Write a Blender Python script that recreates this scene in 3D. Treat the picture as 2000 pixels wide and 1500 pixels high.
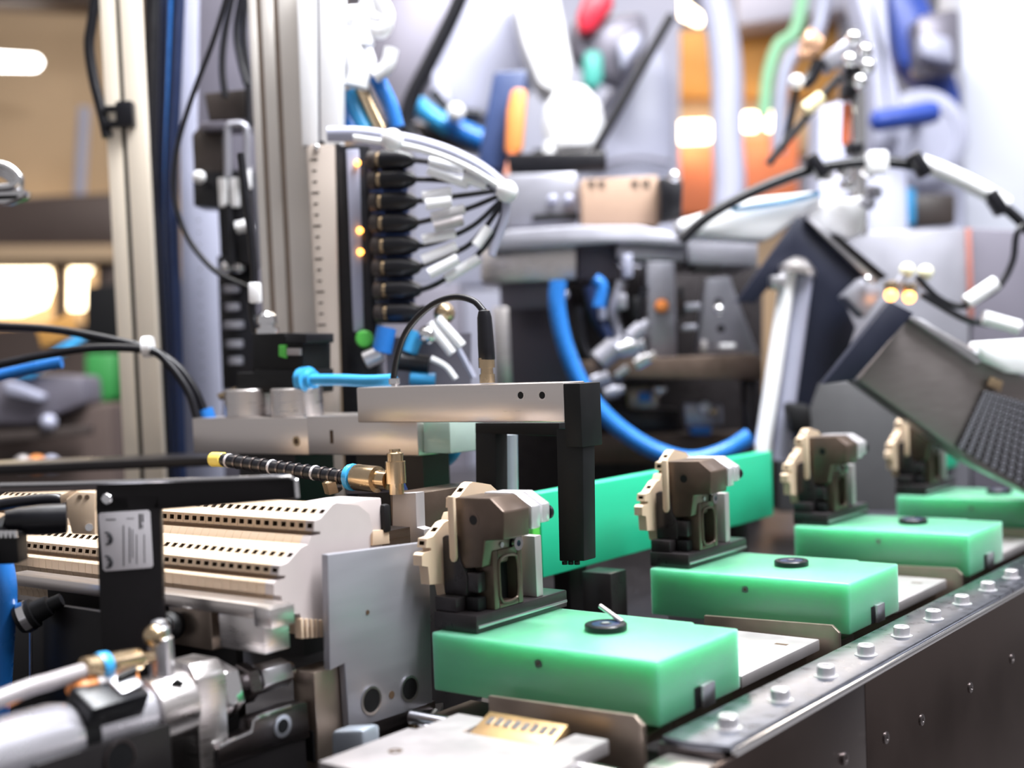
import bpy, bmesh, math, random
from mathutils import Vector as V, Matrix
random.seed(7)
for o in list(bpy.data.objects): bpy.data.objects.remove(o, do_unlink=True)
SC = bpy.context.scene
COL = SC.collection
U = 0.01            # everything below is written in centimetres
ZO = 100.0          # carrier tops stand 1 m above the floor
# ------------------------------------------------------------------ camera
F, PITCH, ROLL, YAW, PY = 2504.55, .0423, -.0407, .6569, 807.8
CAM = V((39.708, -64.709, 18.268))
_f = V((-math.sin(YAW), math.cos(YAW), 0)); _r = V((math.cos(YAW), math.sin(YAW), 0)); _u = V((0, 0, 1))
FW = _f*math.cos(PITCH) - _u*math.sin(PITCH)
_u2 = _u*math.cos(PITCH) + _f*math.sin(PITCH)
RT = _r*math.cos(ROLL) + _u2*math.sin(ROLL)
UP = _u2*math.cos(ROLL) - _r*math.sin(ROLL)
cd = bpy.data.cameras.new('camera'); cam = bpy.data.objects.new('camera', cd); COL.objects.link(cam)
cd.sensor_width = 36; cd.lens = F/2000*36; cd.shift_y = (PY-750)/2000
cd.clip_start = .02; cd.clip_end = 60
cam.matrix_world = Matrix(((RT.x, UP.x, -FW.x, CAM.x*U), (RT.y, UP.y, -FW.y, CAM.y*U), (RT.z, UP.z, -FW.z, (CAM.z+ZO)*U), (0, 0, 0, 1)))
cd.dof.use_dof = True; cd.dof.focus_distance = .96; cd.dof.aperture_fstop = 3.4
SC.camera = cam
# ------------------------------------------------------------------ world, lights, exposure
SC.view_settings.view_transform = 'Standard'; SC.view_settings.look = 'None'
SC.view_settings.exposure = 0.6; SC.view_settings.gamma = 1; SC.view_settings.use_curve_mapping = False
wd = bpy.data.worlds.new('hall'); SC.world = wd; wd.use_nodes = True
wd.node_tree.nodes['Background'].inputs[0].default_value = (.97, .94, .96, 1)
wd.node_tree.nodes['Background'].inputs[1].default_value = .24
def area(name, loc, size, power, col):
    l = bpy.data.lights.new(name, 'AREA'); l.shape = 'RECTANGLE'; l.size, l.size_y = size[0]*U, size[1]*U
    l.energy = power; l.color = col
    o = bpy.data.objects.new(name, l); COL.objects.link(o)
    o.location = V((loc[0], loc[1], loc[2]+ZO))*U
    return o
LIGHTS = [((10, 60, 240), (240, 40), 135, (.95, .97, 1)), ((-150, 60, 240), (240, 40), 26, (1, .94, .87)),
          ((130, 30, 240), (240, 40), 62, (.95, .96, 1)), ((-40, -60, 240), (240, 40), 9, (1, .95, .92)), ((120, 330, 240), (240, 40), 22, (.86, .90, 1)),
          ((-200, 330, 240), (240, 40), 38, (1, .88, .74))]
for i, (l, s, p, c) in enumerate(LIGHTS):
    area('ceiling_lamp_light', l, s, p, c)

# ------------------------------------------------------------------ kit
def at(px, py, x=None, y=None, z=None, d=None):
    r = RT*((px-1000)/F) - UP*((py-PY)/F) + FW
    if d is not None: t = d
    elif x is not None: t = (x-CAM.x)/r.x
    elif y is not None: t = (y-CAM.y)/r.y
    else: t = (z-CAM.z)/r.z
    return CAM + r*t
def smooth(pts, k=6):
    pts = [V(p) for p in pts]
    if len(pts) < 3: return pts
    q = [pts[0]*2-pts[1]] + pts + [pts[-1]*2-pts[-2]]; out = []
    for i in range(1, len(q)-2):
        a, b, c, d = q[i-1], q[i], q[i+1], q[i+2]
        for j in range(k):
            t = j/k
            out.append(.5*((2*b)+(c-a)*t+(2*a-5*b+4*c-d)*t*t+(3*b-a-3*c+d)*t**3))
    return out+[pts[-1]]
class MB:
    def __init__(s): s.bm = bmesh.new()
    def add(s, vs, fs):
        b = [s.bm.verts.new(V(v)) for v in vs]
        for f in fs:
            try: s.bm.faces.new([b[i] for i in f])
            except ValueError: pass
        return s
    def obox(s, c, u, v, w):
        c, u, v, w = V(c), V(u), V(v), V(w)
        vs = [c+a*u+b*v+g*w for g in (-1, 1) for b in (-1, 1) for a in (-1, 1)]
        fs = [(0, 2, 3, 1), (4, 5, 7, 6), (0, 1, 5, 4), (2, 6, 7, 3), (0, 4, 6, 2), (1, 3, 7, 5)]
        if u.cross(v).dot(w) < 0: fs = [f[::-1] for f in fs]
        return s.add(vs, fs)
    def box(s, x0, x1, y0, y1, z0, z1):
        return s.obox(((x0+x1)/2, (y0+y1)/2, (z0+z1)/2), ((x1-x0)/2, 0, 0), (0, (y1-y0)/2, 0), (0, 0, (z1-z0)/2))
    def prism(s, pts, vec):
        pts = [V(p) for p in pts]; vec = V(vec); n = len(pts)
        nrm = V((0, 0, 0))
        for i in range(n): nrm += pts[i].cross(pts[(i+1) % n])
        if nrm.dot(vec) > 0: pts = pts[::-1]
        vs = pts + [p+vec for p in pts]
        fs = [tuple(range(n)), tuple(range(2*n-1, n-1, -1))] + [(i, i+n, (i+1) % n+n, (i+1) % n) for i in range(n)]
        return s.add(vs, fs)
    def lathe(s, a, d, prof, n=20):
        a, d = V(a), V(d).normalized(); u = d.orthogonal().normalized(); v = d.cross(u)
        vs, fs = [], []
        for t, r in prof:
            for k in range(n):
                th = 2*math.pi*k/n; vs.append(a+d*t+(u*math.cos(th)+v*math.sin(th))*max(r, 1e-4))
        m = len(prof)
        for i in range(m-1):
            for k in range(n):
                k2 = (k+1) % n; fs.append((i*n+k, i*n+k2, (i+1)*n+k2, (i+1)*n+k))
        fs.append(tuple(range(n-1, -1, -1))); fs.append(tuple((m-1)*n+k for k in range(n)))
        return s.add(vs, fs)
    def cyl(s, a, b, r, r2=None, n=20):
        a, b = V(a), V(b); L = (b-a).length
        return s.lathe(a, b-a, [(0, r), (L, r if r2 is None else r2)], n)
    def ring(s, a, d, r0, r1, h, n=24):
        a, d = V(a), V(d).normalized(); u = d.orthogonal().normalized(); v = d.cross(u); vs, fs = [], []
        for t, r in ((0, r0), (0, r1), (h, r1), (h, r0)):
            for k in range(n):
                th = 2*math.pi*k/n; vs.append(a+d*t+(u*math.cos(th)+v*math.sin(th))*r)
        for i in range(4):
            j = (i+1) % 4
            for k in range(n):
                k2 = (k+1) % n; fs.append((i*n+k, i*n+k2, j*n+k2, j*n+k))
        return s.add(vs, fs)
    def tube(s, pts, r, n=10, k=6, sm=True):
        P_ = smooth(pts, k) if sm else [V(p) for p in pts]
        m = len(P_); vs, fs = [], []; u = None
        for i, p in enumerate(P_):
            t = (P_[min(i+1, m-1)]-P_[max(i-1, 0)]).normalized()
            u = t.orthogonal().normalized() if u is None else (u-t*u.dot(t)).normalized()
            v = t.cross(u); rr = r(i/(m-1)) if callable(r) else r
            for q in range(n):
                th = 2*math.pi*q/n; vs.append(p+(u*math.cos(th)+v*math.sin(th))*rr)
        for i in range(m-1):
            for q in range(n):
                q2 = (q+1) % n; fs.append((i*n+q, i*n+q2, (i+1)*n+q2, (i+1)*n+q))
        fs.append(tuple(range(n-1, -1, -1))); fs.append(tuple((m-1)*n+q for q in range(n)))
        return s.add(vs, fs)
    def sph(s, c, r, n=14, sx=(1, 1, 1)):
        prof = [(-r*math.cos(math.pi*i/8)*sx[2], r*math.sin(math.pi*i/8)) for i in range(9)]
        return s.lathe(c, (0, 0, 1), prof, n)
ORG = {}
def P(name, m, mat, parent=None, bev=0, org=None, seg=2, kind=None, label=None, ang=35):
    bm = m.bm
    if bev:
        bm.normal_update()
        ed = [e for e in bm.edges if len(e.link_faces) == 2 and e.calc_face_angle(0) > math.radians(ang)]
        bmesh.ops.bevel(bm, geom=ed, offset=bev, segments=seg, affect='EDGES', profile=.5, clamp_overlap=True)
    bm.normal_update()
    if parent is not None: org = ORG[parent]
    elif org is None:
        c = [v.co for v in bm.verts]
        org = V(((min(v.x for v in c)+max(v.x for v in c))/2, (min(v.y for v in c)+max(v.y for v in c))/2, min(v.z for v in c)))
    org = V(org)
    for v in bm.verts: v.co = (v.co-org)*U
    me = bpy.data.meshes.new(name); bm.to_mesh(me); bm.free()
    me.polygons.foreach_set('use_smooth', [True]*len(me.polygons))
    me.set_sharp_from_angle(angle=math.radians(38))
    for mm in (mat if isinstance(mat, (list, tuple)) else [mat]): me.materials.append(mm)
    o = bpy.data.objects.new(name, me); COL.objects.link(o); ORG[o] = org
    if parent is not None: o.parent = parent
    else: o.location = (org+V((0, 0, ZO)))*U
    if kind: o['kind'] = kind
    if label: o['label'] = label
    return o
def tag(o, label, cat, group=None):
    o['label'] = label; o['category'] = cat
    if group: o['group'] = group
    return o
def T(name, label, cat, loc, group=None):
    o = bpy.data.objects.new(name, None); COL.objects.link(o); o.empty_display_size = .02
    ORG[o] = V(loc); o.location = (V(loc)+V((0, 0, ZO)))*U
    return tag(o, label, cat, group)
def dup(root, off, label, group=None):
    def cp(o, par):
        c = o.copy(); COL.objects.link(c); ORG[c] = ORG[o]+V(off)
        if par is not None: c.parent = par
        for ch in list(o.children): cp(ch, c)
        return c
    c = cp(root, None); c.location = root.location+V(off)*U; c['label'] = label
    if group: c['group'] = group
    return c
def S(name, m, mat, bev=0, parent=None):
    return P(name, m, mat, parent, bev, kind=None if parent else 'structure')
# camera-facing frame for things standing further back in the hall
CR, CF, CU = _r, _f, _u
def cq(px0, py0, px1, py1, d):
    a, b = at(px0, py0, d=d), at(px1, py1, d=d); return a, b
def cbox(m, px0, py0, px1, py1, d, th):      # box seen face-on between two pixels, th deep
    a = at(px0, py1, d=d); b = at(px1, py0, d=d); c = (a+b)/2
    w = abs((b-a).dot(CR))/2; h = abs(b.z-a.z)/2
    return m.obox(c+CF*th/2, CR*w, CF*(th/2), CU*h)
def cpoly(m, pts, d, th):
    return m.prism([at(x, y, d=d) for x, y in pts], CF*th)
def yb(m, px0, py0, px1, py1, y, th):        # box whose face lies in a plane across the line
    a, b = at(px0, py1, y=y), at(px1, py0, y=y)
    return m.box(min(a.x, b.x), max(a.x, b.x), y, y+th, min(a.z, b.z), max(a.z, b.z))

# ------------------------------------------------------------------ materials
def mat(name, col, rough=.5, metal=0, var=.12, scale=60, stretch=(1, 1, 1), bump=0, sss=0, rad=(1, 1, 1), sscale=.01, coat=0, emit=0, ecol=None, trans=0, rv=.1, spec=.5):
    m = bpy.data.materials.new(name); m.use_nodes = True; nt = m.node_tree; b = nt.nodes['Principled BSDF']
    b.inputs['Roughness'].default_value = rough; b.inputs['Metallic'].default_value = metal
    b.inputs['Specular IOR Level'].default_value = spec
    tc = nt.nodes.new('ShaderNodeTexCoord'); mp = nt.nodes.new('ShaderNodeMapping'); mp.inputs['Scale'].default_value = stretch
    nz = nt.nodes.new('ShaderNodeTexNoise'); nz.inputs['Scale'].default_value = scale; nz.inputs['Detail'].default_value = 4
    nt.links.new(tc.outputs['Object'], mp.inputs[0]); nt.links.new(mp.outputs[0], nz.inputs['Vector'])
    cr = nt.nodes.new('ShaderNodeMix'); cr.data_type = 'RGBA'
    cr.inputs['A'].default_value = (*[max(0, c*(1-var)) for c in col], 1); cr.inputs['B'].default_value = (*[min(1, c*(1+var)) for c in col], 1)
    nt.links.new(nz.outputs['Fac'], cr.inputs['Factor']); nt.links.new(cr.outputs['Result'], b.inputs['Base Color'])
    mr = nt.nodes.new('ShaderNodeMapRange'); mr.inputs['To Min'].default_value = max(.03, rough-rv); mr.inputs['To Max'].default_value = min(1, rough+rv)
    nt.links.new(nz.outputs['Fac'], mr.inputs['Value']); nt.links.new(mr.outputs[0], b.inputs['Roughness'])
    if bump:
        bp = nt.nodes.new('ShaderNodeBump'); bp.inputs['Strength'].default_value = bump; bp.inputs['Distance'].default_value = .0005
        nt.links.new(nz.outputs['Fac'], bp.inputs['Height']); nt.links.new(bp.outputs[0], b.inputs['Normal'])
    if sss:
        b.inputs['Subsurface Weight'].default_value = sss; b.inputs['Subsurface Radius'].default_value = rad; b.inputs['Subsurface Scale'].default_value = sscale
    if coat: b.inputs['Coat Weight'].default_value = coat; b.inputs['Coat Roughness'].default_value = .30; b.inputs['Coat IOR'].default_value = 1.6
    if trans: b.inputs['Transmission Weight'].default_value = trans
    if emit:
        b.inputs['Emission Color'].default_value = (*(ecol or col), 1); b.inputs['Emission Strength'].default_value = emit
    return m
G_BLOCK = mat('green_cast_resin', (.11, .41, .23), .36, 0, .06, 110, (.35, .35, 2.2), bump=.25, sss=.92, rad=(.62, 1, .78), sscale=.042, rv=.06, coat=.2)
_b = G_BLOCK.node_tree.nodes['Principled BSDF']; _b.inputs['Sheen Weight'].default_value = .6; _b.inputs['Sheen Roughness'].default_value = .22; _b.inputs['Sheen Tint'].default_value = (.92, 1, .98, 1)
G_BAR = mat('green_nylon', (.02, .50, .27), .38, 0, .12, 40, (1, .15, 1), rv=.08)
BEIGE = mat('beige_plastic', (.60, .46, .33), .45, 0, .05, 60, sss=.15, rad=(1, .7, .4), sscale=.002)
ENDP = mat('grey_beige_plastic', (.50, .44, .43), .5, 0, .05, 60)
HOLE = mat('dark_recess', (.07, .04, .02), .7)
JIG = mat('burnished_brown_steel', (.11, .078, .06), .34, .55, .25, 60, bump=.15)
JIGD = mat('black_oxide_steel', (.04, .035, .037), .30, .55, .25, 60)
BLACK = mat('black_anodised', (.006, .005, .006), .36, 0, .3, 80, spec=.25)
BLACKM = mat('matt_black', (.006, .006, .007), .5, 0, .3, 80, spec=.25)
RUB = mat('black_rubber', (.006, .006, .009), .34, 0, .2, 80, spec=.4)
ALU = mat('aluminium', (.72, .68, .67), .30, 1, .06, 40, (1, 1, 12), bump=.05)
ALUX = mat('brushed_aluminium', (.76, .70, .67), .30, 1, .025, 160, (.12, 6, 6), rv=.05)
STEEL = mat('ground_steel', (.60, .595, .63), .33, 1, .06, 50, (1, .4, 3), rv=.05)
DSTEEL = mat('dark_steel', (.16, .14, .14), .30, 1, .2, 50, (1, .3, 6))
PANEL = mat('dark_polished_panel', (.13, .10, .092), .22, 1, .12, 12, (1, 1, 1))
RAIL = mat('grey_steel_rail', (.22, .23, .27), .30, 1, .3, 90, bump=.1)
CHROME = mat('chrome', (.85, .85, .87), .10, 1, .03, 40, rv=.04)
BOLT = mat('bright_zinc', (.78, .76, .78), .28, .7, .04, 40)
PALLET = mat('pale_machined_plate', (.47, .44, .445), .45, .7, .06, 50)
TANST = mat('tan_steel_strip', (.36, .29, .24), .36, .9, .15, 60)
BRASS = mat('nickel_brass', (.62, .47, .30), .25, 1, .12, 60)
GOLD = mat('yellow_brass', (.42, .28, .14), .42, 1, .15, 60)
BLUEH = mat('blue_hose', (.02, .17, .55), .28, 0, .1, 40)
LBLUE = mat('light_blue_hose', (.05, .36, .72), .25, 0, .1, 40)
DBLUE = mat('dark_blue_hose', (.006, .016, .06), .35, 0, .2, 40)
ORANGE = mat('orange_plastic', (.85, .30, .08), .4)
YELL = mat('yellow_plastic', (.85, .68, .14), .4)
WHITE = mat('white_plastic', (.86, .86, .88), .4, 0, .03)
PAPER = mat('grey_print_label', (.55, .53, .56), .45, 0, .05)
INK = mat('black_ink', (.02, .02, .025), .6)
GRNP = mat('green_plastic', (.10, .55, .08), .4)
CREAM = mat('cream_anodised', (.86, .76, .63), .42, .25, .05, 40, (1, 1, .1))
LGREEN = mat('pale_green_plastic', (.62, .68, .42), .45, 0, .06, 40, (1, 1, .1))
TABLE = mat('dark_machine_bed', (.016, .014, .015), .35, .4, .3, 30)

# ------------------------------------------------------------------ hall structure
FLOORM = mat('grey_hall_floor', (.20, .19, .19), .4, 0, .15, 4)
WALLT = mat('tan_hall_wall', (.46, .33, .21), .8, 0, .12, 2)
WALLW = mat('white_hall_wall', (.45, .46, .56), .7, 0, .04, 2)
S('floor', MB().box(-900, 900, -500, 1000, -101, -100), FLOORM)
CEIL = mat('ceiling_paint', (.8, .8, .82), .8, 0, .03, 3)
def wall_between(name, pxa, pxb, d, m, z1=270):
    a, b = at(pxa, 700, d=d), at(pxb, 700, d=d)
    mb = MB(); mb.obox((a+b)/2*1.0+V((0, 0, -((a+b)/2).z+(z1-100)/2))+CF*5, CR*((b-a).dot(CR)/2), CF*5, CU*((z1+100)/2))
    return S(name, mb, m)
wall_between('wall_left', -2600, 700, 620, WALLT)
wall_between('wall_back', 700, 4600, 720, WALLW)
LAMPM = mat('luminaire_diffuser', (1, 1, 1), .5, emit=9, ecol=(.95, .97, 1))
for i, (l, s_, p_, c_) in enumerate(LIGHTS):
    where = ['above the line behind the camera arch', 'on the warm left side of the hall', 'to the right of the line', 'over the front of the line', 'over the far white wall', 'over the far tan wall'][i]
    t = T('ceiling_lamp', 'long white ceiling lamp '+where, 'lamp', (l[0], l[1], 242), 'ceiling lamps of the hall')
    P('lamp_housing', MB().box(l[0]-124, l[0]+124, l[1]-24, l[1]+24, 242, 250), WHITE, t, .5)

# ------------------------------------------------------------------ transfer line
PB = 28.313                                   # spacing of the carriers
S('floor_machine_bed', MB().box(-170, 2, -60, 260, -14, -9), TABLE, .3)
S('trim_machine_base', MB().box(-168, 1.5, -58, 258, -100, -14), TABLE)
t = T('conveyor_frame', 'dark steel conveyor side frame with a bolted top rail running into the distance', 'conveyor', (4, 60, -100))
rl = P('top_rail', MB().prism([(1.7, -2.6, -3.95), (3.6, -2.9, -3.95), (5.9, -2.35, -3.95), (5.9, 190, -3.95), (1.7, 190, -3.95)], (0, 0, .4)), RAIL, t, .05)
P('edge_strip', MB().box(5.9, 6.25, -2.3, 190, -4.15, -3.75), CHROME, t, .08)
P('side_panel', MB().box(5.75, 6.15, -4.5, 15.93, -98, -4.16), PANEL, t, .05)
P('side_panel', MB().box(5.75, 6.15, 16.1, 190, -98, -4.16), PANEL, t, .05)
P('end_frame', MB().box(2.2, 5.7, -5.6, -2.9, -98, -4.3), ALU, t, .3)
P('inner_beam', MB().box(1.4, 5.6, -2.6, 190, -98, -4.0), DSTEEL, t)
sbm = None
for i in range(16):
    y = .583+6.8066*i
    if sbm is None:
        m = MB().lathe((4.226, y, -3.55), (0, 0, 1), [(0, .8), (.06, .8), (.06, .6), (.68, .6), (.78, .52), (.78, .3), (.5, .27), (.5, 0)], 18)
        b0 = P('socket_bolt', m, BOLT, rl); sbm = b0.data
    else:
        c = b0.copy(); COL.objects.link(c); c.location = V((0, 6.8066*i, 0))*U; ORG[c] = ORG[b0]
for y, z in ((12.35, -8.24), (19.27, -8.71), (26.12, -9.18), (37, -9.3), (48, -9.3)):
    P('panel_screw', MB().lathe((6.15, y, z), (1, 0, 0), [(0, .42), (.12, .42), (.16, .36), (.16, .18), (.08, .16)], 16), DSTEEL, t)

# pallets and strips under the carriers
NEAR = ['nearest', 'second', 'third', 'fourth', 'fifth']
def pallet(k):
    y = PB*k
    lab = {-1: 'pale machined plate with brass nameplate at the bottom front of the line', 0: 'pale machined plate between the nearest and second green carriers', 1: 'pale machined plate between the second and third green carriers',
           2: 'pale machined plate between the third and fourth green carriers'}[k]
    t = T('pallet_plate', lab, 'plate', (-6, y+19, -4.8), 'pallet plates of the line')
    m = MB()
    if k == -1:
        m.prism([(-13.2, y+13, -3.9), (-.6, y+13, -3.9), (-.6, y+20.5, -3.9), (-1.2, y+20.6, -3.9), (-1.2, y+24.6, -3.9), (-3.6, y+24.6, -3.9), (-3.6, y+21.6, -3.9), (-9.9, y+21.6, -3.9), (-9.9, y+24.6, -3.9), (-12.6, y+24.6, -3.9), (-12.6, y+20.6, -3.9), (-13.2, y+20.5, -3.9)], (0, 0, -.9))
    else:
        m.box(-11.5, -1.3, y+12.9, y+25.6, -4.8, -3.9)
    P('plate', m, PALLET, t, .12)
    if k >= 0:
        P('slot_mark', MB().box(-6.4, -4.2, y+16.2, y+16.5, -3.9, -3.885), HOLE, t)
        P('slot_mark', MB().box(-3.6, -2.6, y+22.5, y+22.9, -3.9, -3.885), HOLE, t)
        P('standoff', MB().box(-10.5, -2.2, y+13.2, y+25, -9, -4.85), TANST, t)
    else:
        P('standoff', MB().box(-11, -2.2, y+13.2, y+20, -9, -4.85), TANST, t)
        P('screw_hole', MB().ring((-10.6, y+16.6, -3.91), (0, 0, 1), .22, .42, .05), HOLE, t)
        n = P('nameplate', MB().prism([(-9.7, y+21.8, -4.3), (-3.8, y+21.8, -4.3), (-3.8, y+24.2, -3.3), (-9.7, y+24.2, -3.3)], (0, .2, -.5)), GOLD, t, .08)
        for j in range(8):
            P('embossed_mark', MB().prism([(-9.2+j*.66, y+23.1, -3.76), (-8.75+j*.66, y+23.1, -3.76), (-8.75+j*.66, y+23.7, -3.51), (-9.2+j*.66, y+23.7+.1*(j % 2), -3.51+.04*(j % 2))], (0, -.02, .05)), CHROME, n)
        P('guide_pin', MB().cyl((-16.2, y+24.2, -4.6), (-13.0, y+24.2, -4.6), .45), CHROME, t)
        P('guide_pin', MB().cyl((-1.3, y+21.8, -4.9), (1.2, y+21.8, -4.9), .45), CHROME, t)
    return t
for k in (-1, 0, 1, 2): pallet(k)
def strip(k):
    y = PB*k
    t = T('steel_strip', 'tan steel locating strip under the front of the %s green carrier' % NEAR[k], 'strip', (-6, y-1.2, -9), 'locating strips of the line')
    P('blade', MB().prism([(-12, y-1.4, -3.3), (-.9, y-1.4, -3.05), (-.3, y-1.4, -3.6), (-.3, y-1.4, -9), (-12, y-1.4, -9)], (0, .35, 0)), TANST, t, .06)
    P('flange', MB().box(-11.4, -1, y-1.0, y+3, -5.2, -4.6), TANST, t, .05)
    P('post', MB().box(-9, -3, y-1.0, y+2.2, -9, -5.2), TANST, t)
for k in range(4): strip(k)

# green carriers
def carrier(label):
    t = T('green_carrier', label, 'carrier', (-9, 5, -4), 'green carriers on the line')
    L, W = 17.88, 10.22
    m = MB().prism([(-L, 0, -4), (0, 0, -4), (0, W, -4), (-3.4, W, -4), (-3.6, W+.5, -4), (-L, W+.5, -4)], (0, 0, 4))
    bd = P('body', m, G_BLOCK, t, .16, seg=3)
    P('dimple', MB().ring((-8.9, .0, -1.15), (0, -1, 0), .10, .30, .015, 16), G_BLOCK, bd)
    P('dimple_core', MB().cyl((-8.9, -.012, -1.15), (-8.9, .2, -1.15), .13, n=12), HOLE, bd)
    kn = P('knob', MB().lathe((-7.55, 5.85, -.02), (0, 0, 1), [(0, 1.30), (.08, 1.42), (.42, 1.42), (.5, 1.34), (.5, 1.05), (.42, 1.0), (.42, .42), (.48, .4), (.48, 0)], 36), RUB, t)
    P('knob_recess', MB().lathe((-7.55, 5.85, .42), (0, 0, 1), [(0, .95), (.03, .95)], 28), DBLUE, kn)
    P('knob_screw', MB().cyl((-7.55, 5.85, .4), (-7.55, 5.85, .52), .26, n=14), STEEL, kn)
    c = P('clip', MB().prism([(-.1, 4.75, -3.95), (.35, 4.75, -3.95), (.35, 4.75, -2.5), (-.1, 4.75, -2.5)], (0, 1.5, 0)), STEEL, t, .08)
    P('clip_gap', MB().box(-.06, .02, 4.15, 4.75, -3.95, -2.6), BLACKM, c)
    return t
CARR = [carrier('nearest green translucent carrier block with a loose pin on its black knob')]
for k, l in enumerate(('second green carrier block, in front of the long green bar', 'third green carrier block, pale and slightly blurred', 'fourth green carrier block, far and half under the tilted grey box'), 1):
    CARR.append(dup(CARR[0], (0, PB*k, 0), l))
tag(P('steel_pin', MB().cyl(at(1216, 1215, y=6.6), at(1173, 1184, y=7.6), .17, n=12), BOLT), 'small loose steel pin leaning on the black knob of the nearest carrier', 'pin')
# terminal block slice: profile in the plane across the row
TW = .80
PROF = [(-2.2, 8.2), (-3.2, 8.9), (-5.2, 9.3), (-5.6, 9.2), (-6.75, 8.42), (-7.28, 8.36), (-7.36, 7.68), (-6.8, 7.6), (-6.8, 7.42), (-7.6, 7.38), (-7.8, 7.1), (-7.9, 6.9), (-8.3, 6.85),
        (-8.55, 6.78), (-9.75, 5.98), (-10.42, 5.92), (-10.55, 5.32), (-10.0, 5.24), (-10.0, 5.04), (-10.8, 5.0), (-10.98, 4.85), (-11.0, 4.15), (-10.4, 4.0), (-10.3, 2.75), (-8.9, 2.6), (-8.7, 1.7), (-7.6, 1.5), (-7.5, .8), (-5.6, .7), (-5.4, 1.5), (-3.2, 1.5), (-3.1, .8), (-1.9, .8), (-1.2, 2.8), (-1.2, 5.0), (-2.3, 5.3), (-2.4, 6.6), (-1.9, 7.0)]
def terminal(dx=0, dy=0, dz=0, mats=None, name='terminal_block', holes=True):
    bm = bmesh.new(); n = len(PROF)
    L = [bm.verts.new((dx-TW/2, y+dy, z+dz)) for y, z in PROF]; Rr = [bm.verts.new((dx+TW/2, y+dy, z+dz)) for y, z in PROF]
    bm.faces.new(L[::-1] if False else L); bm.faces.new(Rr[::-1])
    side = [bm.faces.new((L[(i+1) % n], L[i], Rr[i], Rr[(i+1) % n])) for i in range(n)]
    bmesh.ops.recalc_face_normals(bm, faces=bm.faces[:])
    if holes:
        for i, a, s in ((3, .25, 1), (5, .24, 1), (13, .25, 1), (15, .24, 1)):
            f = side[i]
            # narrow the long top faces to a small hole first
            r = bmesh.ops.inset_individual(bm, faces=[f], thickness=a, depth=0)
            ys = [v.co for v in f.verts]; c = sum(ys, V())/len(ys)
            ax = V((0, .82, .57)) if i in (3, 13) else V((0, 0, 1))
            tgt = .21 if i in (3, 13) else .16
            ext = max(abs((v.co-c).dot(ax)) for v in f.verts)
            if ext > tgt:
                for v in f.verts:
                    dd = v.co-c; v.co = c+dd*(tgt/ext) if False else c+V((dd.x, dd.y*tgt/ext, dd.z*tgt/ext))
            nrm = f.normal.copy(); ex = bmesh.ops.extrude_discrete_faces(bm, faces=[f])
            nf = ex['faces'][0]; nf.material_index = 1
            for v in nf.verts: v.co -= nrm*.35
            for e in nf.edges:
                for lf in e.link_faces: lf.material_index = 1
    m = MB(); m.bm.free(); m.bm = bm
    return P(name, m, mats or [BEIGE, HOLE])
N_T = 46; X_T = -21.45; PT = .835
GT = 'beige terminal blocks packed side by side in the feed row'
first = None
for i in range(N_T):
    if i == 0:
        first = terminal(X_T-.02, mats=[ENDP, HOLE]); tag(first, 'beige terminal block at the right end of the row, its plain side showing', 'terminal block', GT)
        for q in range(5): P('foot_rib', MB().box(X_T-.1, X_T+.55, -9.0+q*.42, -8.78+q*.42, 1.0-.06*q, 2.3-.1*q), BEIGE, first, .04)
    elif i == 1:
        base = terminal(X_T-PT); tag(base, 'beige terminal block with small dark holes, one of the packed feed row', 'terminal block', GT)
    else:
        c = base.copy(); COL.objects.link(c); c.location.x = base.location.x-(i-1)*PT*U; ORG[c] = ORG[base]
for k in range(4):
    pr = terminal(-18.75, 10.9+PB*k, .35); P('tongue', MB().prism([(-17.3, 1.55+PB*k, 9.1), (-16.75, 1.55+PB*k, 9.1), (-16.75, 1.55+PB*k, 4.9), (-16.9, 1.55+PB*k, 4.6), (-17.15, 1.55+PB*k, 4.6), (-17.3, 1.55+PB*k, 4.9)], (0, .3, 0)), BEIGE, pr, .06); tag(pr, 'beige terminal block clamped in the jig on the %s green carrier' % NEAR[k], 'terminal block', 'terminal blocks held in the jigs')

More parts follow.
